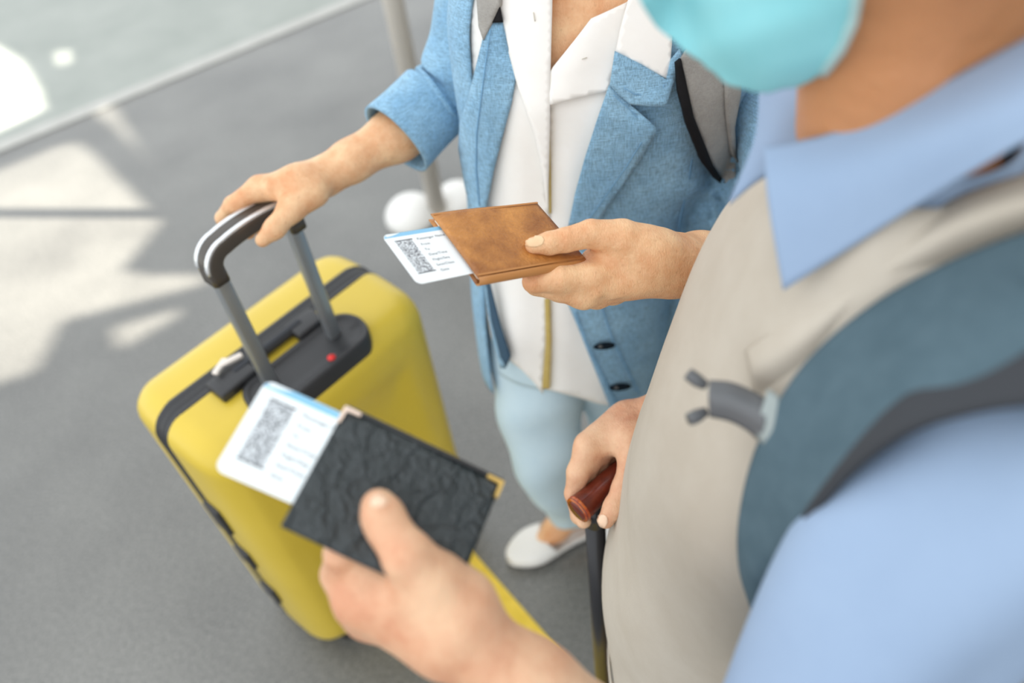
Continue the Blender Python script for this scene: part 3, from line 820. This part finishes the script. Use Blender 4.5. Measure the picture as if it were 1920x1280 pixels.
lp = drape('shirt_lapel', [(924, -60), (1037, -60), (1035, 30), (1032, 135), (1031, 250), (1029, 335), (1027, 400), (1018, 330), (1004, 262), (985, 205), (967, 150), (950, 85), (936, 30)],
           fw, .017, MT['shirt'], None, .002, 10, fold=lambda x, y: .004 * np.sin(np.clip((x - 930) / 105, 0, 1) * math.pi))
wp(lp, shirt)
wp(drape('shirt_lapel', [(1029, 141), (1036, 127), (1070, 84), (1110, 36), (1178, 4), (1180, 60), (1160, 97), (1150, 140), (1140, 171), (1085, 184), (1031, 197)],
         fw, .016, MT['shirt'], None, .002, 10, fold=lambda x, y: .002 * np.sin(x / 22 + y / 40)), shirt)
wp(drape('shirt_collar', [(1155, 97), (1163, 55), (1178, 0), (1195, -60), (1245, -60), (1256, 10), (1261, 70), (1257, 115), (1251, 148), (1204, 124)],
         fw, .032, MT['shirt'], None, .0025, 10), shirt)
wp(drape('placket', [(1021, 560), (1031, 560), (1034, 640), (1031, 729), (1016, 729), (1019, 690), (1023, 640)], fw, .0135, MT['khaki'], None, .0015, 5), shirt)
wp(drape('placket', [(1027, 200), (1030, 200), (1033, 330), (1034, 400), (1029, 400), (1029, 330)], fw, .0135, MT['khaki'], None, .001, 5), shirt)
for x, y in ((1000, 31), (1096, 110)):
    wp(drape('buttonhole_stitch', [(x - 1, y - 8), (x + 1, y - 8), (x + 4, y + 9), (x + 2, y + 9)] if x < 1050 else [(x - 5, y + 2), (x - 5, y), (x + 5, y - 3), (x + 5, y - 1)], fw, .0225 if x < 1050 else .0195, MT['stitch_cream'], None, .0005, 6), shirt)

# jacket: back and sides, front panels, lapels, collar, sleeves, rolled cuffs
jacket = TW.shell('jacket', .66, 1.43, MT['jacket'], None, .016, math.radians(52), math.radians(308), closed=False, nz=50, nt=70)
wp(jacket)
jf = lambda x, y: .0022 * np.sin(x / 40 - y / 60) + .0022 * np.sin((x * .5 + y) / 33)
def fold_right(x, y):
    o = jf(x, y)
    o = o - .006 * np.exp(-(((x - 1290) * .35 + (y - 395)) / 16) ** 2) * np.clip((x - 1230) / 60, 0, 1)      # fold over the elbow
    o = o + .007 * np.exp(-(((x - 1300) * .2 + (y - 355)) / 26) ** 2) * np.clip((x - 1180) / 80, 0, 1)
    o = o - .005 * np.exp(-((x - 1290 + (y - 200) * -.35) / 14) ** 2) * np.clip((340 - y) / 120, 0, 1) * np.clip((y - 140) / 60, 0, 1)
    return o
wp(drape('front_panel', [(1066, 420), (1088, 330), (1112, 250), (1140, 165), (1180, 140), (1262, 70), (1300, -70), (1480, -70), (1480, 470), (1350, 640), (1230, 800), (1163, 796), (1150, 778), (1114, 690), (1082, 610), (1064, 568), (1060, 500)],
         fw, .020, MT['jacket'], None, .003, 11, fold=fold_right), jacket)
wp(drape('front_panel', [(912, 44), (942, 42), (958, 110), (967, 142), (958, 195), (945, 245), (925, 320), (910, 388), (908, 450), (910, 530), (930, 620), (955, 672), (948, 691), (938, 690), (925, 640), (912, 570), (903, 490), (888, 425), (870, 345), (859, 280), (861, 230), (878, 180), (893, 120)],
         fw, .024, MT['jacket'], None, .004, 10, fold=lambda x, y: .005 * np.sin(np.clip((x - 860) / 100, 0, 1) * 4.5)), jacket)
wp(drape('front_facing', [(910, 400), (914, 395), (915, 520), (938, 610), (957, 668), (949, 688), (938, 670), (920, 600), (910, 520)], fw, .0275, MT['lining'], None, .002, 8), jacket)
wp(drape('lapel', [(1142, 160), (1160, 177), (1182, 196), (1208, 220), (1230, 240), (1231, 250), (1200, 300), (1160, 358), (1120, 418), (1066, 424), (1078, 365), (1096, 300), (1120, 225)],
         fw, .033, MT['jacket'], None, .004, 9, fold=lambda x, y: .002 * np.sin(x / 50) + .011 * np.exp(-(((x - 1228) / 45) ** 2 + ((y - 238) / 45) ** 2))), jacket)
wp(drape('collar', [(1153, 96), (1205, 122), (1250, 149), (1258, 112), (1275, 92), (1281, 112), (1262, 158), (1249, 200), (1215, 199), (1182, 196), (1160, 178), (1143, 160)],
         fw, .034, MT['jacket'], None, .004, 9, fold=lambda x, y: .008 * np.exp(-(((x - 1240) / 45) ** 2 + ((y - 196) / 30) ** 2))), jacket)
def seam(pts, off, wd=.9, name='seam', m='stitch', par=jacket):
    p = np.array(pts, float); t = np.gradient(p, axis=0); t /= np.linalg.norm(t, axis=1)[:, None]; n = np.stack([-t[:, 1], t[:, 0]], 1)
    wp(drape(name, list(p + n * wd) + list((p - n * wd)[::-1]), fw, off, MT[m], None, .0006, 6), par)
seam([(1213, 252), (1175, 312), (1140, 362), (1098, 420)], .0368)
seam([(1150, 178), (1180, 205), (1206, 232), (1213, 250)], .0368)
seam([(1246, 160), (1236, 180), (1190, 177), (1170, 165)], .0368)
seam([(919, 56), (906, 150), (893, 250), (892, 320), (898, 385)], .0305)
seam([(1078, 585), (1103, 650), (1140, 725), (1170, 785)], .0235, 1.5)
seam([(1126, 570), (1150, 640), (1180, 700), (1200, 740)], .0235, 1.5)
seam([(1272, 440), (1278, 400), (1290, 350), (1298, 300)], .0240, 1.2)
for x, y in ((1133, 649), (1163, 726)):
    e = [(x + 21 * math.cos(a), y + 6.5 * math.sin(a) - 2 * math.cos(a)) for a in np.linspace(0, 2 * math.pi, 16, endpoint=False)]
    bh = drape('buttonhole', e, fw, .0245, MT['hole'], None, .001, 6); wp(bh, jacket)
    e = [(x - 7 + 4 * math.cos(a), y + 1 + 3 * math.sin(a)) for a in np.linspace(0, 2 * math.pi, 10, endpoint=False)]
    wp(drape('button', e, fw, .0262, MT['buckle'], None, .001, 3), jacket)
def wr1(th, s):
    return .0075 * np.sin(9 * s * 6.28 / 3 + 2 * np.sin(th)) * np.clip((s - .35) / .3, 0, 1) + .003 * np.sin(2 * th + 7 * s)
ax = (wr - el) / np.linalg.norm(wr - el)
cA, cB = P(812, 192, 1.255), P(741, 262, 1.235)
wp(tube('sleeve', [(P(915, -150, 1.13), .066), (P(893, -40, 1.16), .057), (P(878, 70, 1.21), .056), (P(862, 150, 1.245), .060), (P(828, 184, 1.258), .056), (P(800, 204, 1.255), .054)],
        MT['jacket'], None, 48, 70, wr1, .003, 1.0), jacket)
cuff = tube('cuff', [(cA, .062), (cA + (cB - cA) * .5, .062), (cB, .0645)], MT['jacket'], None, 48, 14, lambda th, s: .0015 * np.sin(3 * th), .005); wp(cuff, jacket)
wp(tube('sleeve', [(sh2 + [-.03, .0, .03], .056), (sh2 + [.012, -.05, -.05], .056), (el2 + [.01, .06, .05], .060), (el2 + [.012, .0, -.005], .060), (el2 + (wr2 - el2) * .3, .054)],
        MT['jacket'], None, 48, 60, wr1, .003), jacket)
# trousers
def wr2f(th, s): return .004 * np.sin(3 * th + 9 * s) + .0055 * np.sin(30 * s + 2 * np.cos(th)) * np.clip(1 - abs(s - .25) * 2.6, 0, 1)
trs = TW.shell('trousers', .71, .92, MT['trousers'], None, .000, nz=24, nt=70); wp(trs)
wp(tube('trouser_leg', [((.055, 1.03, .80), .095), ((.042, 1.0, .64), .089), ((.032, .965, .48), .076), ((.040, .975, .33), .066), ((.068, 1.01, .19), .056), ((.080, 1.025, .105), .050)], MT['trousers'], None, 44, 60, wr2f), trs)
wp(tube('trouser_leg', [((.160, 1.04, .80), .095), ((.180, 1.04, .64), .088), ((.20, 1.05, .48), .076), ((.22, 1.08, .33), .066), ((.242, 1.11, .19), .058), ((.25, 1.12, .105), .054)], MT['trousers'], None, 44, 60, wr2f), trs)
# ballet flats
def flat_shoe(ax, ay, dx, dy, m, L=.255, back=.07):
    """ballet flat: rings from heel to toe, open over the instep"""
    d = np.array([dx, dy, 0.]); s = np.array([-dy, dx, 0.]); o = np.array([ax, ay, 0]) - d * back
    V, nr, na = [], 48, 30
    for i in range(nr):
        t = i / (nr - 1); x = L * t
        hw = (.037 + .013 * math.exp(-((t - .70) / .22) ** 2)) * max(1 - max(0, (t - .70) / .30) ** 2.4, .0004) ** .5 * max(1 - max(0, (.16 - t) / .16) ** 2.2, .0004) ** .5
        top = .058 - .008 * min(1, t / .5) + (-.010 * max(0, (t - .6) / .4) ** 2)
        k = min(1, max(0, (t - .52) / .12)); k = k * k * (3 - 2 * k)      # 0 open, 1 closed vamp
        amax = 1.75 + (math.pi - 1.75) * k
        for j in range(na):
            a = (j / (na - 1) - .5) * 2 * amax
            sn, cs = math.sin(a), math.cos(a)
            y = hw * math.copysign(abs(sn) ** .7, sn); z = .003 + top * .5 * (1 - math.copysign(abs(cs) ** .8, cs))
            V.append(o + d * x + s * y + np.array([0, 0, z]))
    fs = [(i * na + j, i * na + j + 1, (i + 1) * na + j + 1, (i + 1) * na + j) for i in range(nr - 1) for j in range(na - 1)]
    ob = mesh_obj('shoe', V, fs, m, None)
    bm = bmesh.new(); bm.from_mesh(ob.data); bmesh.ops.remove_doubles(bm, verts=bm.verts, dist=.0006); bmesh.ops.recalc_face_normals(bm, faces=bm.faces); bm.to_mesh(ob.data); bm.free()
    return solidify(ob, .0035, 0)
wp(flat_shoe(.086, 1.022, -.955, -.295, MT['white_leather'])); wp(flat_shoe(.25, 1.12, -.5, -.866, MT['white_leather']))
# hair
Hs = Sdf(); Hs.chain([((.145, 1.10, 1.685), .088), ((.16, 1.13, 1.62), .075)], .04); Hs.cone((.14, 1.06, 1.72), (.14, 1.12, 1.70), .062, .07, .04)
V, Q = surface_nets(Hs, .008); wp(np_mesh('hair', V, Q, MT['hair_grey']))
reparent_in_place(woman, W_KIDS)
# children of the body were built in world space too
for o in wbody.children: o.matrix_parent_inverse = Matrix.Translation((-.10, -1.06, 0))

# the woman's backpack: straps over the jacket, pack on her back
pk = empty('backpack', (.19, 1.24, 0.0)); tag(pk, 'grey backpack with black edging worn over the blue jacket', 'backpack')
PK = []
st = drape('shoulder_strap', [(1276, 112), (1310, 60), (1330, -70), (1420, -70), (1400, 60), (1366, 150), (1361, 190), (1370, 250), (1380, 320), (1374, 352), (1362, 356), (1335, 310), (1300, 220)], fw, .040, MT['strap_grey'], None, .006, 10); PK.append(st)
e1 = drape('edge_binding', [(1268, 118), (1277, 110), (1290, 170), (1301, 219), (1337, 309), (1363, 348), (1357, 350), (1345, 338), (1318, 305), (1288, 235), (1272, 170)], fw, .0435, MT['black_cloth'], None, .008, 8); PK.append(e1)
e2 = drape('strap_fold', [(1361, 150), (1395, 120), (1389, 180), (1378, 240), (1381, 305), (1374, 285), (1365, 225)], fw, .046, MT['strap_grey'], None, .006, 8); PK.append(e2)
st2 = drape('shoulder_strap', [(888, -70), (938, -70), (937, 10), (922, 42), (906, 76), (897, 50)], fw, .030, MT['strap_grey'], None, .006, 8); PK.append(st2)
e3 = drape('edge_binding', [(934, 2), (942, 42), (920, 43)], fw, .0285, MT['black_cloth'], None, .003, 6); PK.append(e3)
pb_ = rbox('pack', (.30, .16, .44), (.19, 1.27, 1.16), MT['strap_grey'], None, .05, 5); PK.append(pb_)
reparent_in_place(pk, PK)
# ================================================================== THE MAN
MO = np.array([.28, .47, 0.])
man = empty('person', MO)
tag(man, 'person in a beige vest and light blue shirt with face mask, leaning on a cane', 'person')
M_KIDS = []
def mp_(o, parent=None):
    if parent is None: M_KIDS.append(o)
    else: o.parent = parent
    return o
FM = (-.97, .24)
TM = Torso([(.52, .255, .465, .19, .168), (.70, .255, .465, .19, .168), (.82, .255, .465, .19, .162), (.95, .255, .468, .19, .153), (1.05, .260, .47, .192, .143), (1.16, .270, .47, .192, .126), (1.26, .285, .47, .190, .105),
            (1.35, .300, .475, .180, .088), (1.41, .31, .475, .145, .078), (1.45, .31, .475, .110, .070), (1.49, .305, .475, .072, .064), (1.54, .295, .475, .060, .060)], FM)
fm = TM.f
S = Sdf()
S.fn((.26, .47, 1.17), .55, lambda p: np.maximum(TM.f(p) + .016 + .03 * np.clip((1.0 - p[:, 2]) / .2, 0, 1), .80 - p[:, 2]), .02)
S.cone((.328, .487, 1.50), (.325, .487, 1.64), .050, .056, .03)
S.cone((.295, .475, 1.44), (.275, .485, 1.60), .064, .060, .03)
Hd = Sdf()
Hd.cone((.292, .485, 1.695), (.262, .492, 1.675), .095, .085, .03)      # skull
Hd.cone((.240, .495, 1.64), (.215, .50, 1.595), .068, .050, .03)        # face
Hd.cone((.275, .487, 1.60), (.205, .50, 1.560), .056, .034, .03)        # jaw
Hd.cone((.160, .505, 1.655), (.138, .508, 1.625), .009, .015, .015)     # nose
for sx in (-1, 1): Hd.cone((.285, .487 + sx * .088, 1.66), (.28, .487 + sx * .086, 1.61), .015, .010, .008)
S.pr += Hd.pr
# left arm, coming out of the sleeve towards the lower left, hand holding the black cover
shl, ell, wrl = np.array([.272, .25, 1.335]), P(1375, 1588, .625), P(862, 1186, .588)
S.chain([(shl, .05), (ell, .042)], .03)
S.chain([(ell, .042), (ell + (wrl - ell) * .4, .039), (ell + (wrl - ell) * .75, .0325), (wrl, .0295)], .02)
def cover_depth(x, y):
    o = np.array([-.1354, .4021, 1.3391]); n = np.cross([.8240, -.3797, -.4205], [-.4728, -.8698, -.1409]); r = R(x, y)
    return (o - C).dot(n) / r.dot(n)
def T(x, y, up): return P(x, y, cover_depth(x, y) - up)
mi, mm, mr, mq = P(670, 1126, .606), P(690, 1154, .622), P(736, 1172, .644), P(785, 1185, .664)
for mc, r_ in ((mi, .0155), (mm, .0155), (mr, .0150), (mq, .0140)):
    S.cone(wrl + (mc - wrl) * .2, mc, .025, r_, .02)
S.chain([(mi, .0158), (P(638, 1076, .614), .0145), (T(640, 1036, -.020), .0125), (T(700, 985, -.020), .0120), (T(745, 960, -.019), .0105)], .005, .014)
S.chain([(mm, .0155), (P(662, 1112, .640), .0140), (T(672, 1056, -.030), .0130), (T(735, 1010, -.022), .0120), (T(790, 985, -.020), .0105)], .005, .014)
S.chain([(mr, .0150), (P(712, 1140, .660), .0135), (T(712, 1086, -.036), .0125), (T(775, 1040, -.024), .0115), (T(825, 1015, -.020), .0100)], .005, .014)
S.chain([(mq, .0140), (P(762, 1155, .674), .0120), (T(755, 1106, -.036), .0110), (T(810, 1065, -.022), .0100), (T(845, 1045, -.018), .0090)], .005, .014)
S.chain([(P(858, 1132, .585), .0265), (P(806, 1088, .574), .0205), (T(766, 1044, .016), .0168), (T(728, 990, .0130), .0138), (T(715, 962, .0125), .0132), (T(708, 945, .010), .0105)], .010, .025)
S.cone(P(790, 1112, .588), P(700, 1116, .600), .022, .016, .02)
for a, b in (((700, 1140), (840, 1160)), ((740, 1165), (860, 1180)), ((690, 1128), (830, 1135))):
    S.cone(P(*a, .594), P(*b, .568), .003, .003, .014)
# right arm down to the cane
KC = 1.05
def H3(x, y, d): return P(x, y, d * KC)
shr, elr, wrr = np.array([.385, .655, 1.345]), np.array([.425, .620, 1.06]), H3(1192, 796, 1.03)
S.chain([(shr, .05), (elr, .042)], .03); S.chain([(elr, .042), (elr + (wrr - elr) * .5, .040), (wrr, .032)], .02)
hA, hB = H3(1083, 956, .995), H3(1185, 868, 1.035)
hB[2] = hA[2]; hd_ = (hB - hA) / np.linalg.norm(hB - hA)
k1, k2 = H3(1104, 836, 1.005), H3(1138, 815, 1.03)
for mc, r_ in ((k1, .0170), (k2, .0165), (k2 + hd_ * .022, .015), (k2 + hd_ * .042, .014)):
    S.cone(wrr + (mc - wrr) * .3, mc, .025, r_, .018)
S.chain([(k1, .0175), (H3(1084, 885, 1.008), .0150), (H3(1077, 925, 1.02), .0130), (H3(1086, 966, 1.035), .0115), (H3(1094, 976, 1.02), .0105)], .005, .014)
for i in (1, 2, 3):
    q = hd_ * .0225 * i
    S.chain([(k1 + q + [0, 0, .004], .0160), (H3(1084, 885, 1.012) + q, .0145), (H3(1077, 925, 1.024) + q, .0126), (H3(1086, 966, 1.04) + q, .0114), (H3(1096, 976, 1.025) + q, .0104)], .004, .014)
S.chain([(H3(1185, 825, .995), .027), (H3(1188, 868, .982), .0190), (H3(1170, 915, .975), .0148), (H3(1152, 950, .970), .0132), (H3(1136, 975, .975), .0108)], .008, .022)
# legs
for sx in (-1, 1):
    S.chain([((.26, .47 + sx * .095, .84), .088), ((.235, .47 + sx * .10, .48), .058), ((.26, .47 + sx * .11, .12), .042)], .03)
    S.chain([((.26, .47 + sx * .11, .12), .042), ((.20, .47 + sx * .12, .07), .036), ((.10, .47 + sx * .13, .045), .026)], .02)
V, Q = surface_nets(S, .0032)
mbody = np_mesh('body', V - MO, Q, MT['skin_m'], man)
prT = near(T(715, 960, .013), .06, S.pr)
mp_(nail_on('thumbnail', [(692, 938), (698, 930), (708, 926), (719, 929), (727, 937), (724, 946), (709, 951), (697, 950)], lambda p: sd(p, prT), MT['nail_m']), mbody)
prC = near(H3(1140, 965, .972), .06, S.pr)
mp_(nail_on('thumbnail', [(1118, 974), (1120, 966), (1130, 964), (1138, 968), (1140, 980), (1134, 990), (1124, 988)], lambda p: sd(p, prC), MT['nail_m']), mbody)

# vest
def vest_fold(th, z):
    return .003 * np.sin(5 * th + 18 * z) * np.clip((1.40 - z) / .1, 0, 1) + .004 * np.sin(14 * (z - .25 * np.cos(th))) + .003 * np.sin(3 * th - 22 * z)
vest = TM.shell('vest', .62, 1.475, MT['vest'], None, .012, nz=90, nt=130, disp=vest_fold, thick=.004); mp_(vest)
mp_(TM.shell('hem_band', .615, .645, MT['vest'], None, .018, nz=6, nt=130, disp=vest_fold, thick=.004), vest)
sf = lambda r: [(x, y, d + .007) for x, y, d in r]
mp_(strip('shoulder_fold', [sf([(2100, 290, .452), (1920, 325, .470), (1750, 390, .508), (1600, 488, .548), (1480, 590, .580), (1395, 658, .615)]), sf([(2100, 340, .425), (1925, 378, .450), (1765, 440, .485), (1620, 535, .522), (1500, 635, .558), (1405, 700, .600)]),
                            sf([(2100, 400, .440), (1925, 440, .466), (1780, 505, .502), (1640, 592, .536), (1520, 688, .566), (1415, 755, .610)])], MT['vest'], None, 40, 12, .003, .0), vest)
# shirt: sleeves, cuffs, collar
shirtm = TM.shell('shirt', 1.38, 1.485, MT['shirt_m'], None, .004, nz=20, nt=90); mp_(shirtm)
def wrm(th, s): return .006 * np.sin(2 * th + 8 * s) + .004 * np.sin(21 * s + 2 * np.cos(th)) + .003 * np.sin(5 * th - 6 * s)
mp_(tube('sleeve', [((.305, .285, 1.365), .066), (shl + [.004, -.008, .0], .080), (shl + (ell - shl) * .45, .075), (ell + [.016, -.005, .02], .070), (ell + (wrl - ell) * .16, .064), (ell + (wrl - ell) * .36, .054)],
         MT['shirt_m'], None, 60, 80, wrm), shirtm)
mp_(tube('cuff', [(ell + (wrl - ell) * .30, .0555), (ell + (wrl - ell) * .45, .0520)], MT['shirt_m'], None, 60, 8, None, .004), shirtm)
mp_(tube('sleeve', [((.37, .62, 1.38), .055), (shr, .062), (shr + (elr - shr) * .5, .062), (elr, .060), (elr + (wrr - elr) * .35, .056), (elr + (wrr - elr) * .62, .048)], MT['shirt_m'], None, 48, 60, wrm), shirtm)
mp_(strip('collar_flap', [[(1432, 275, .560), (1560, 248, .535), (1720, 178, .495), (1930, 66, .455), (2120, -30, .43)],
                          [(1440, 380, .556), (1580, 335, .520), (1740, 260, .475), (1935, 165, .432), (2120, 80, .41)],
                          [(1468, 545, .560), (1610, 455, .522), (1760, 360, .478), (1935, 258, .432), (2120, 170, .41)]], MT['shirt_m'], None, 50, 20, .0035, .004), shirtm)
mp_(strip('collar_flap', [[(1424, 172, .640), (1475, 150, .625), (1524, 138, .600)], [(1414, 262, .610), (1470, 228, .600), (1532, 222, .588)], [(1366, 380, .592), (1424, 335, .588), (1500, 300, .580)]], MT['shirt_m'], None, 30, 16, .003, .004), shirtm)
# face mask
prH = Hd.pr
ple = lambda x, y: .0012 * np.sin((x * .35 + y) / 17)
mask = drape('face_mask', [(1160, -260), (1172, -60), (1190, 8), (1226, 62), (1274, 104), (1322, 138), (1356, 168), (1400, 184), (1440, 186), (1505, 176), (1556, 148), (1588, 96), (1608, 38), (1612, -20), (1604, -260)],
             lambda p: sd(p, prH), .015, MT['mask'], None, .003, 13, 1, fold=ple); mp_(mask)
sm = mask.modifiers.new('smooth', 'SMOOTH'); sm.iterations = 14; sm.factor = .6; mask.modifiers.move(1, 0)
mp_(drape('mask_edge', [(1536, 142), (1572, 92), (1592, 40), (1600, -20), (1598, -200), (1624, -200), (1620, -20), (1608, 45), (1584, 100), (1548, 146)], lambda p: sd(p, prH), .0165, MT['mask_edge'], None, .003, 10), mask)
for y0, z0, z1 in ((.405, 1.645, 1.655),):
    mp_(tube('ear_loop', [((.215, y0 + .012, z0), .0018), ((.250, y0 + .002, (z0 + z1) / 2), .0018), ((.283, y0 - .012, z1), .0018), ((.297, y0 - .004, 1.635), .0018)], MT['mask_edge'], None, 10, 24, None, 0, 1, True), mask)
# hair, trousers, shoes
Hs = Sdf(); Hs.chain([((.30, .485, 1.735), .092), ((.315, .485, 1.71), .085)], .04); Hs.cone((.27, .485, 1.755), (.31, .485, 1.75), .070, .070, .03)
V, Q = surface_nets(Hs, .009); mp_(np_mesh('hair', V, Q, MT['hair_grey']))
tm = TM.shell('trousers', .64, .95, MT['dark_trousers'], None, -.028, nz=10, nt=70); mp_(tm)
for sx in (-1, 1):
    mp_(tube('trouser_leg', [((.262, .47 + sx * .092, .82), .085), ((.255, .47 + sx * .095, .68), .092), ((.245, .47 + sx * .10, .48), .088), ((.255, .47 + sx * .108, .25), .078), ((.262, .47 + sx * .11, .07), .072)], MT['dark_trousers'], None, 40, 40, wr2f), tm)
    bm = bmesh.new(); bmesh.ops.create_uvsphere(bm, u_segments=28, v_segments=16, radius=1)
    for v in bm.verts: v.co = Vector((v.co.x * .14 - .06, v.co.y * (.048 - .008 * v.co.x), max(v.co.z, -.25) * (.062 + .018 * v.co.x)))
    o = bm_obj('shoe', bm, MT['dark_grip'], None); o.location = (.26, .47 + sx * .12, .022); mp_(o)
reparent_in_place(man, M_KIDS)
for o in mbody.children: o.matrix_parent_inverse = Matrix.Translation(-Vector(MO))

# the man's backpack
bk = empty('backpack', (.50, .47, 0)); tag(bk, 'dark teal backpack with wide padded straps worn over the beige vest', 'backpack')
BK = []
sp = strip('shoulder_strap', [[(2100, 395, .42), (1925, 432, .455), (1760, 498, .49), (1620, 580, .52), (1500, 690, .548), (1420, 830, .575), (1386, 960, .60), (1384, 1060, .62), (1406, 1140, .64)],
                              [(2100, 550, .395), (1925, 570, .425), (1780, 630, .455), (1660, 700, .482), (1550, 800, .515), (1470, 910, .55), (1425, 1010, .585), (1408, 1080, .61), (1412, 1145, .64)],
                              [(2100, 735, .385), (1925, 748, .412), (1800, 765, .435), (1690, 800, .455), (1590, 868, .485), (1515, 950, .52), (1465, 1030, .56), (1440, 1090, .595), (1425, 1150, .635)]],
           MT['strap_m'], None, 70, 22, .012, .006); BK.append(sp)
eb = strip('edge_binding', [[(2100, 640, .383), (1925, 655, .414), (1800, 690, .441), (1690, 740, .461), (1590, 822, .491), (1515, 910, .528), (1462, 1005, .566), (1436, 1080, .599), (1420, 1150, .638)],
                            [(2100, 740, .378), (1925, 755, .407), (1800, 772, .430), (1690, 808, .450), (1592, 876, .480), (1518, 958, .515), (1470, 1038, .555), (1446, 1096, .590), (1430, 1156, .632)]],
           MT['strap_edge'], None, 70, 6, .006); eb.parent = sp
ws = strip('strap_webbing', [[(1530, 668, .545), (1470, 790, .562), (1438, 900, .582), (1430, 1000, .602)], [(1570, 690, .528), (1508, 800, .548), (1474, 905, .568), (1462, 1000, .588)]], MT['strap_edge'], None, 30, 6, .005); ws.parent = sp
bu = empty('chest_buckle', (0, 0, 0)); BK.append(bu)
b1 = strip('buckle_body', [[(1330, 712, .592), (1372, 716, .588), (1412, 732, .582), (1440, 748, .574)], [(1328, 745, .588), (1370, 752, .582), (1406, 768, .576), (1434, 785, .568)], [(1330, 782, .590), (1366, 790, .585), (1398, 806, .579), (1424, 828, .572)]], MT['buckle'], None, 20, 10, .012, .006); b1.parent = bu
for r_ in ([(1322, 722, .596), (1306, 712, .594), (1290, 700, .594)], [(1322, 772, .596), (1306, 780, .592), (1292, 786, .590)]):
    a = [P(*q) for q in r_]
    o = tube('buckle_prong', [(a[0], .0038), (a[1], .0052), (a[2], .0048)], MT['buckle'], None, 16, 10, None, 0, 1, True); o.parent = bu
o = strip('buckle_loop', [[(1440, 728, .566), (1462, 745, .560), (1466, 775, .560)], [(1418, 800, .570), (1424, 826, .570), (1440, 838, .566)]], MT['buckle_light'], None, 14, 8, .005, .004); o.parent = bu
BK.append(rbox('pack', (.17, .30, .46), (.475, .49, 1.16), MT['strap_m'], None, .06, 5))
BK.append(tube('strap_anchor', [(P(2080, 560, .405), .040), ((.365, .315, 1.415), .036), ((.43, .37, 1.35), .034)], MT['strap_m'], None, 30, 16, None, 0, .3, True))
reparent_in_place(bk, BK)

# cane
sx_, sy_ = (hA + hd_ * .030)[:2]
cane = empty('walking_cane', (sx_, sy_, 0)); tag(cane, 'walking cane with a polished brown handle and black shaft under the hand of the man', 'cane')
CK = []
hp = [hA, hA + hd_ * .03, hA + hd_ * .06 + [0, 0, .003], hA + hd_ * .10 + [0, 0, .002], hA + hd_ * .13 - [0, 0, .004]]
hn = tube('handle', list(zip(hp, (.0190, .0172, .0160, .0150, .0115))), MT['wood'], None, 36, 40, None, 0, 1, True); CK.append(hn)
rp = [hA - hd_ * .0012, hA + hd_ * .005]
o = tube('lacquered_rim', list(zip(rp, (.0186, .0195))), MT['wood_rim'], None, 36, 6, None, 0, 1, True); o.parent = hn
o = tube('end_cap', list(zip([hA - hd_ * .003, hA], (.0140, .0160))), MT['wood'], None, 32, 4, None, 0, 1, True); o.parent = hn
zt = hA[2] - .012
CK.append(cyl('shaft', .0145, zt - .03, (sx_, sy_, (zt + .03) / 2), MT['cane'], None, n=32))
CK.append(cyl('shaft_collar', .0160, .05, (sx_, sy_, zt - .028), MT['cane'], None, n=32))
CK.append(cyl('rubber_tip', .019, .04, (sx_, sy_, .02), MT['black_rubber'], None, n=28, r2=.0155))
reparent_in_place(cane, CK)
bpy.context.view_layer.update()
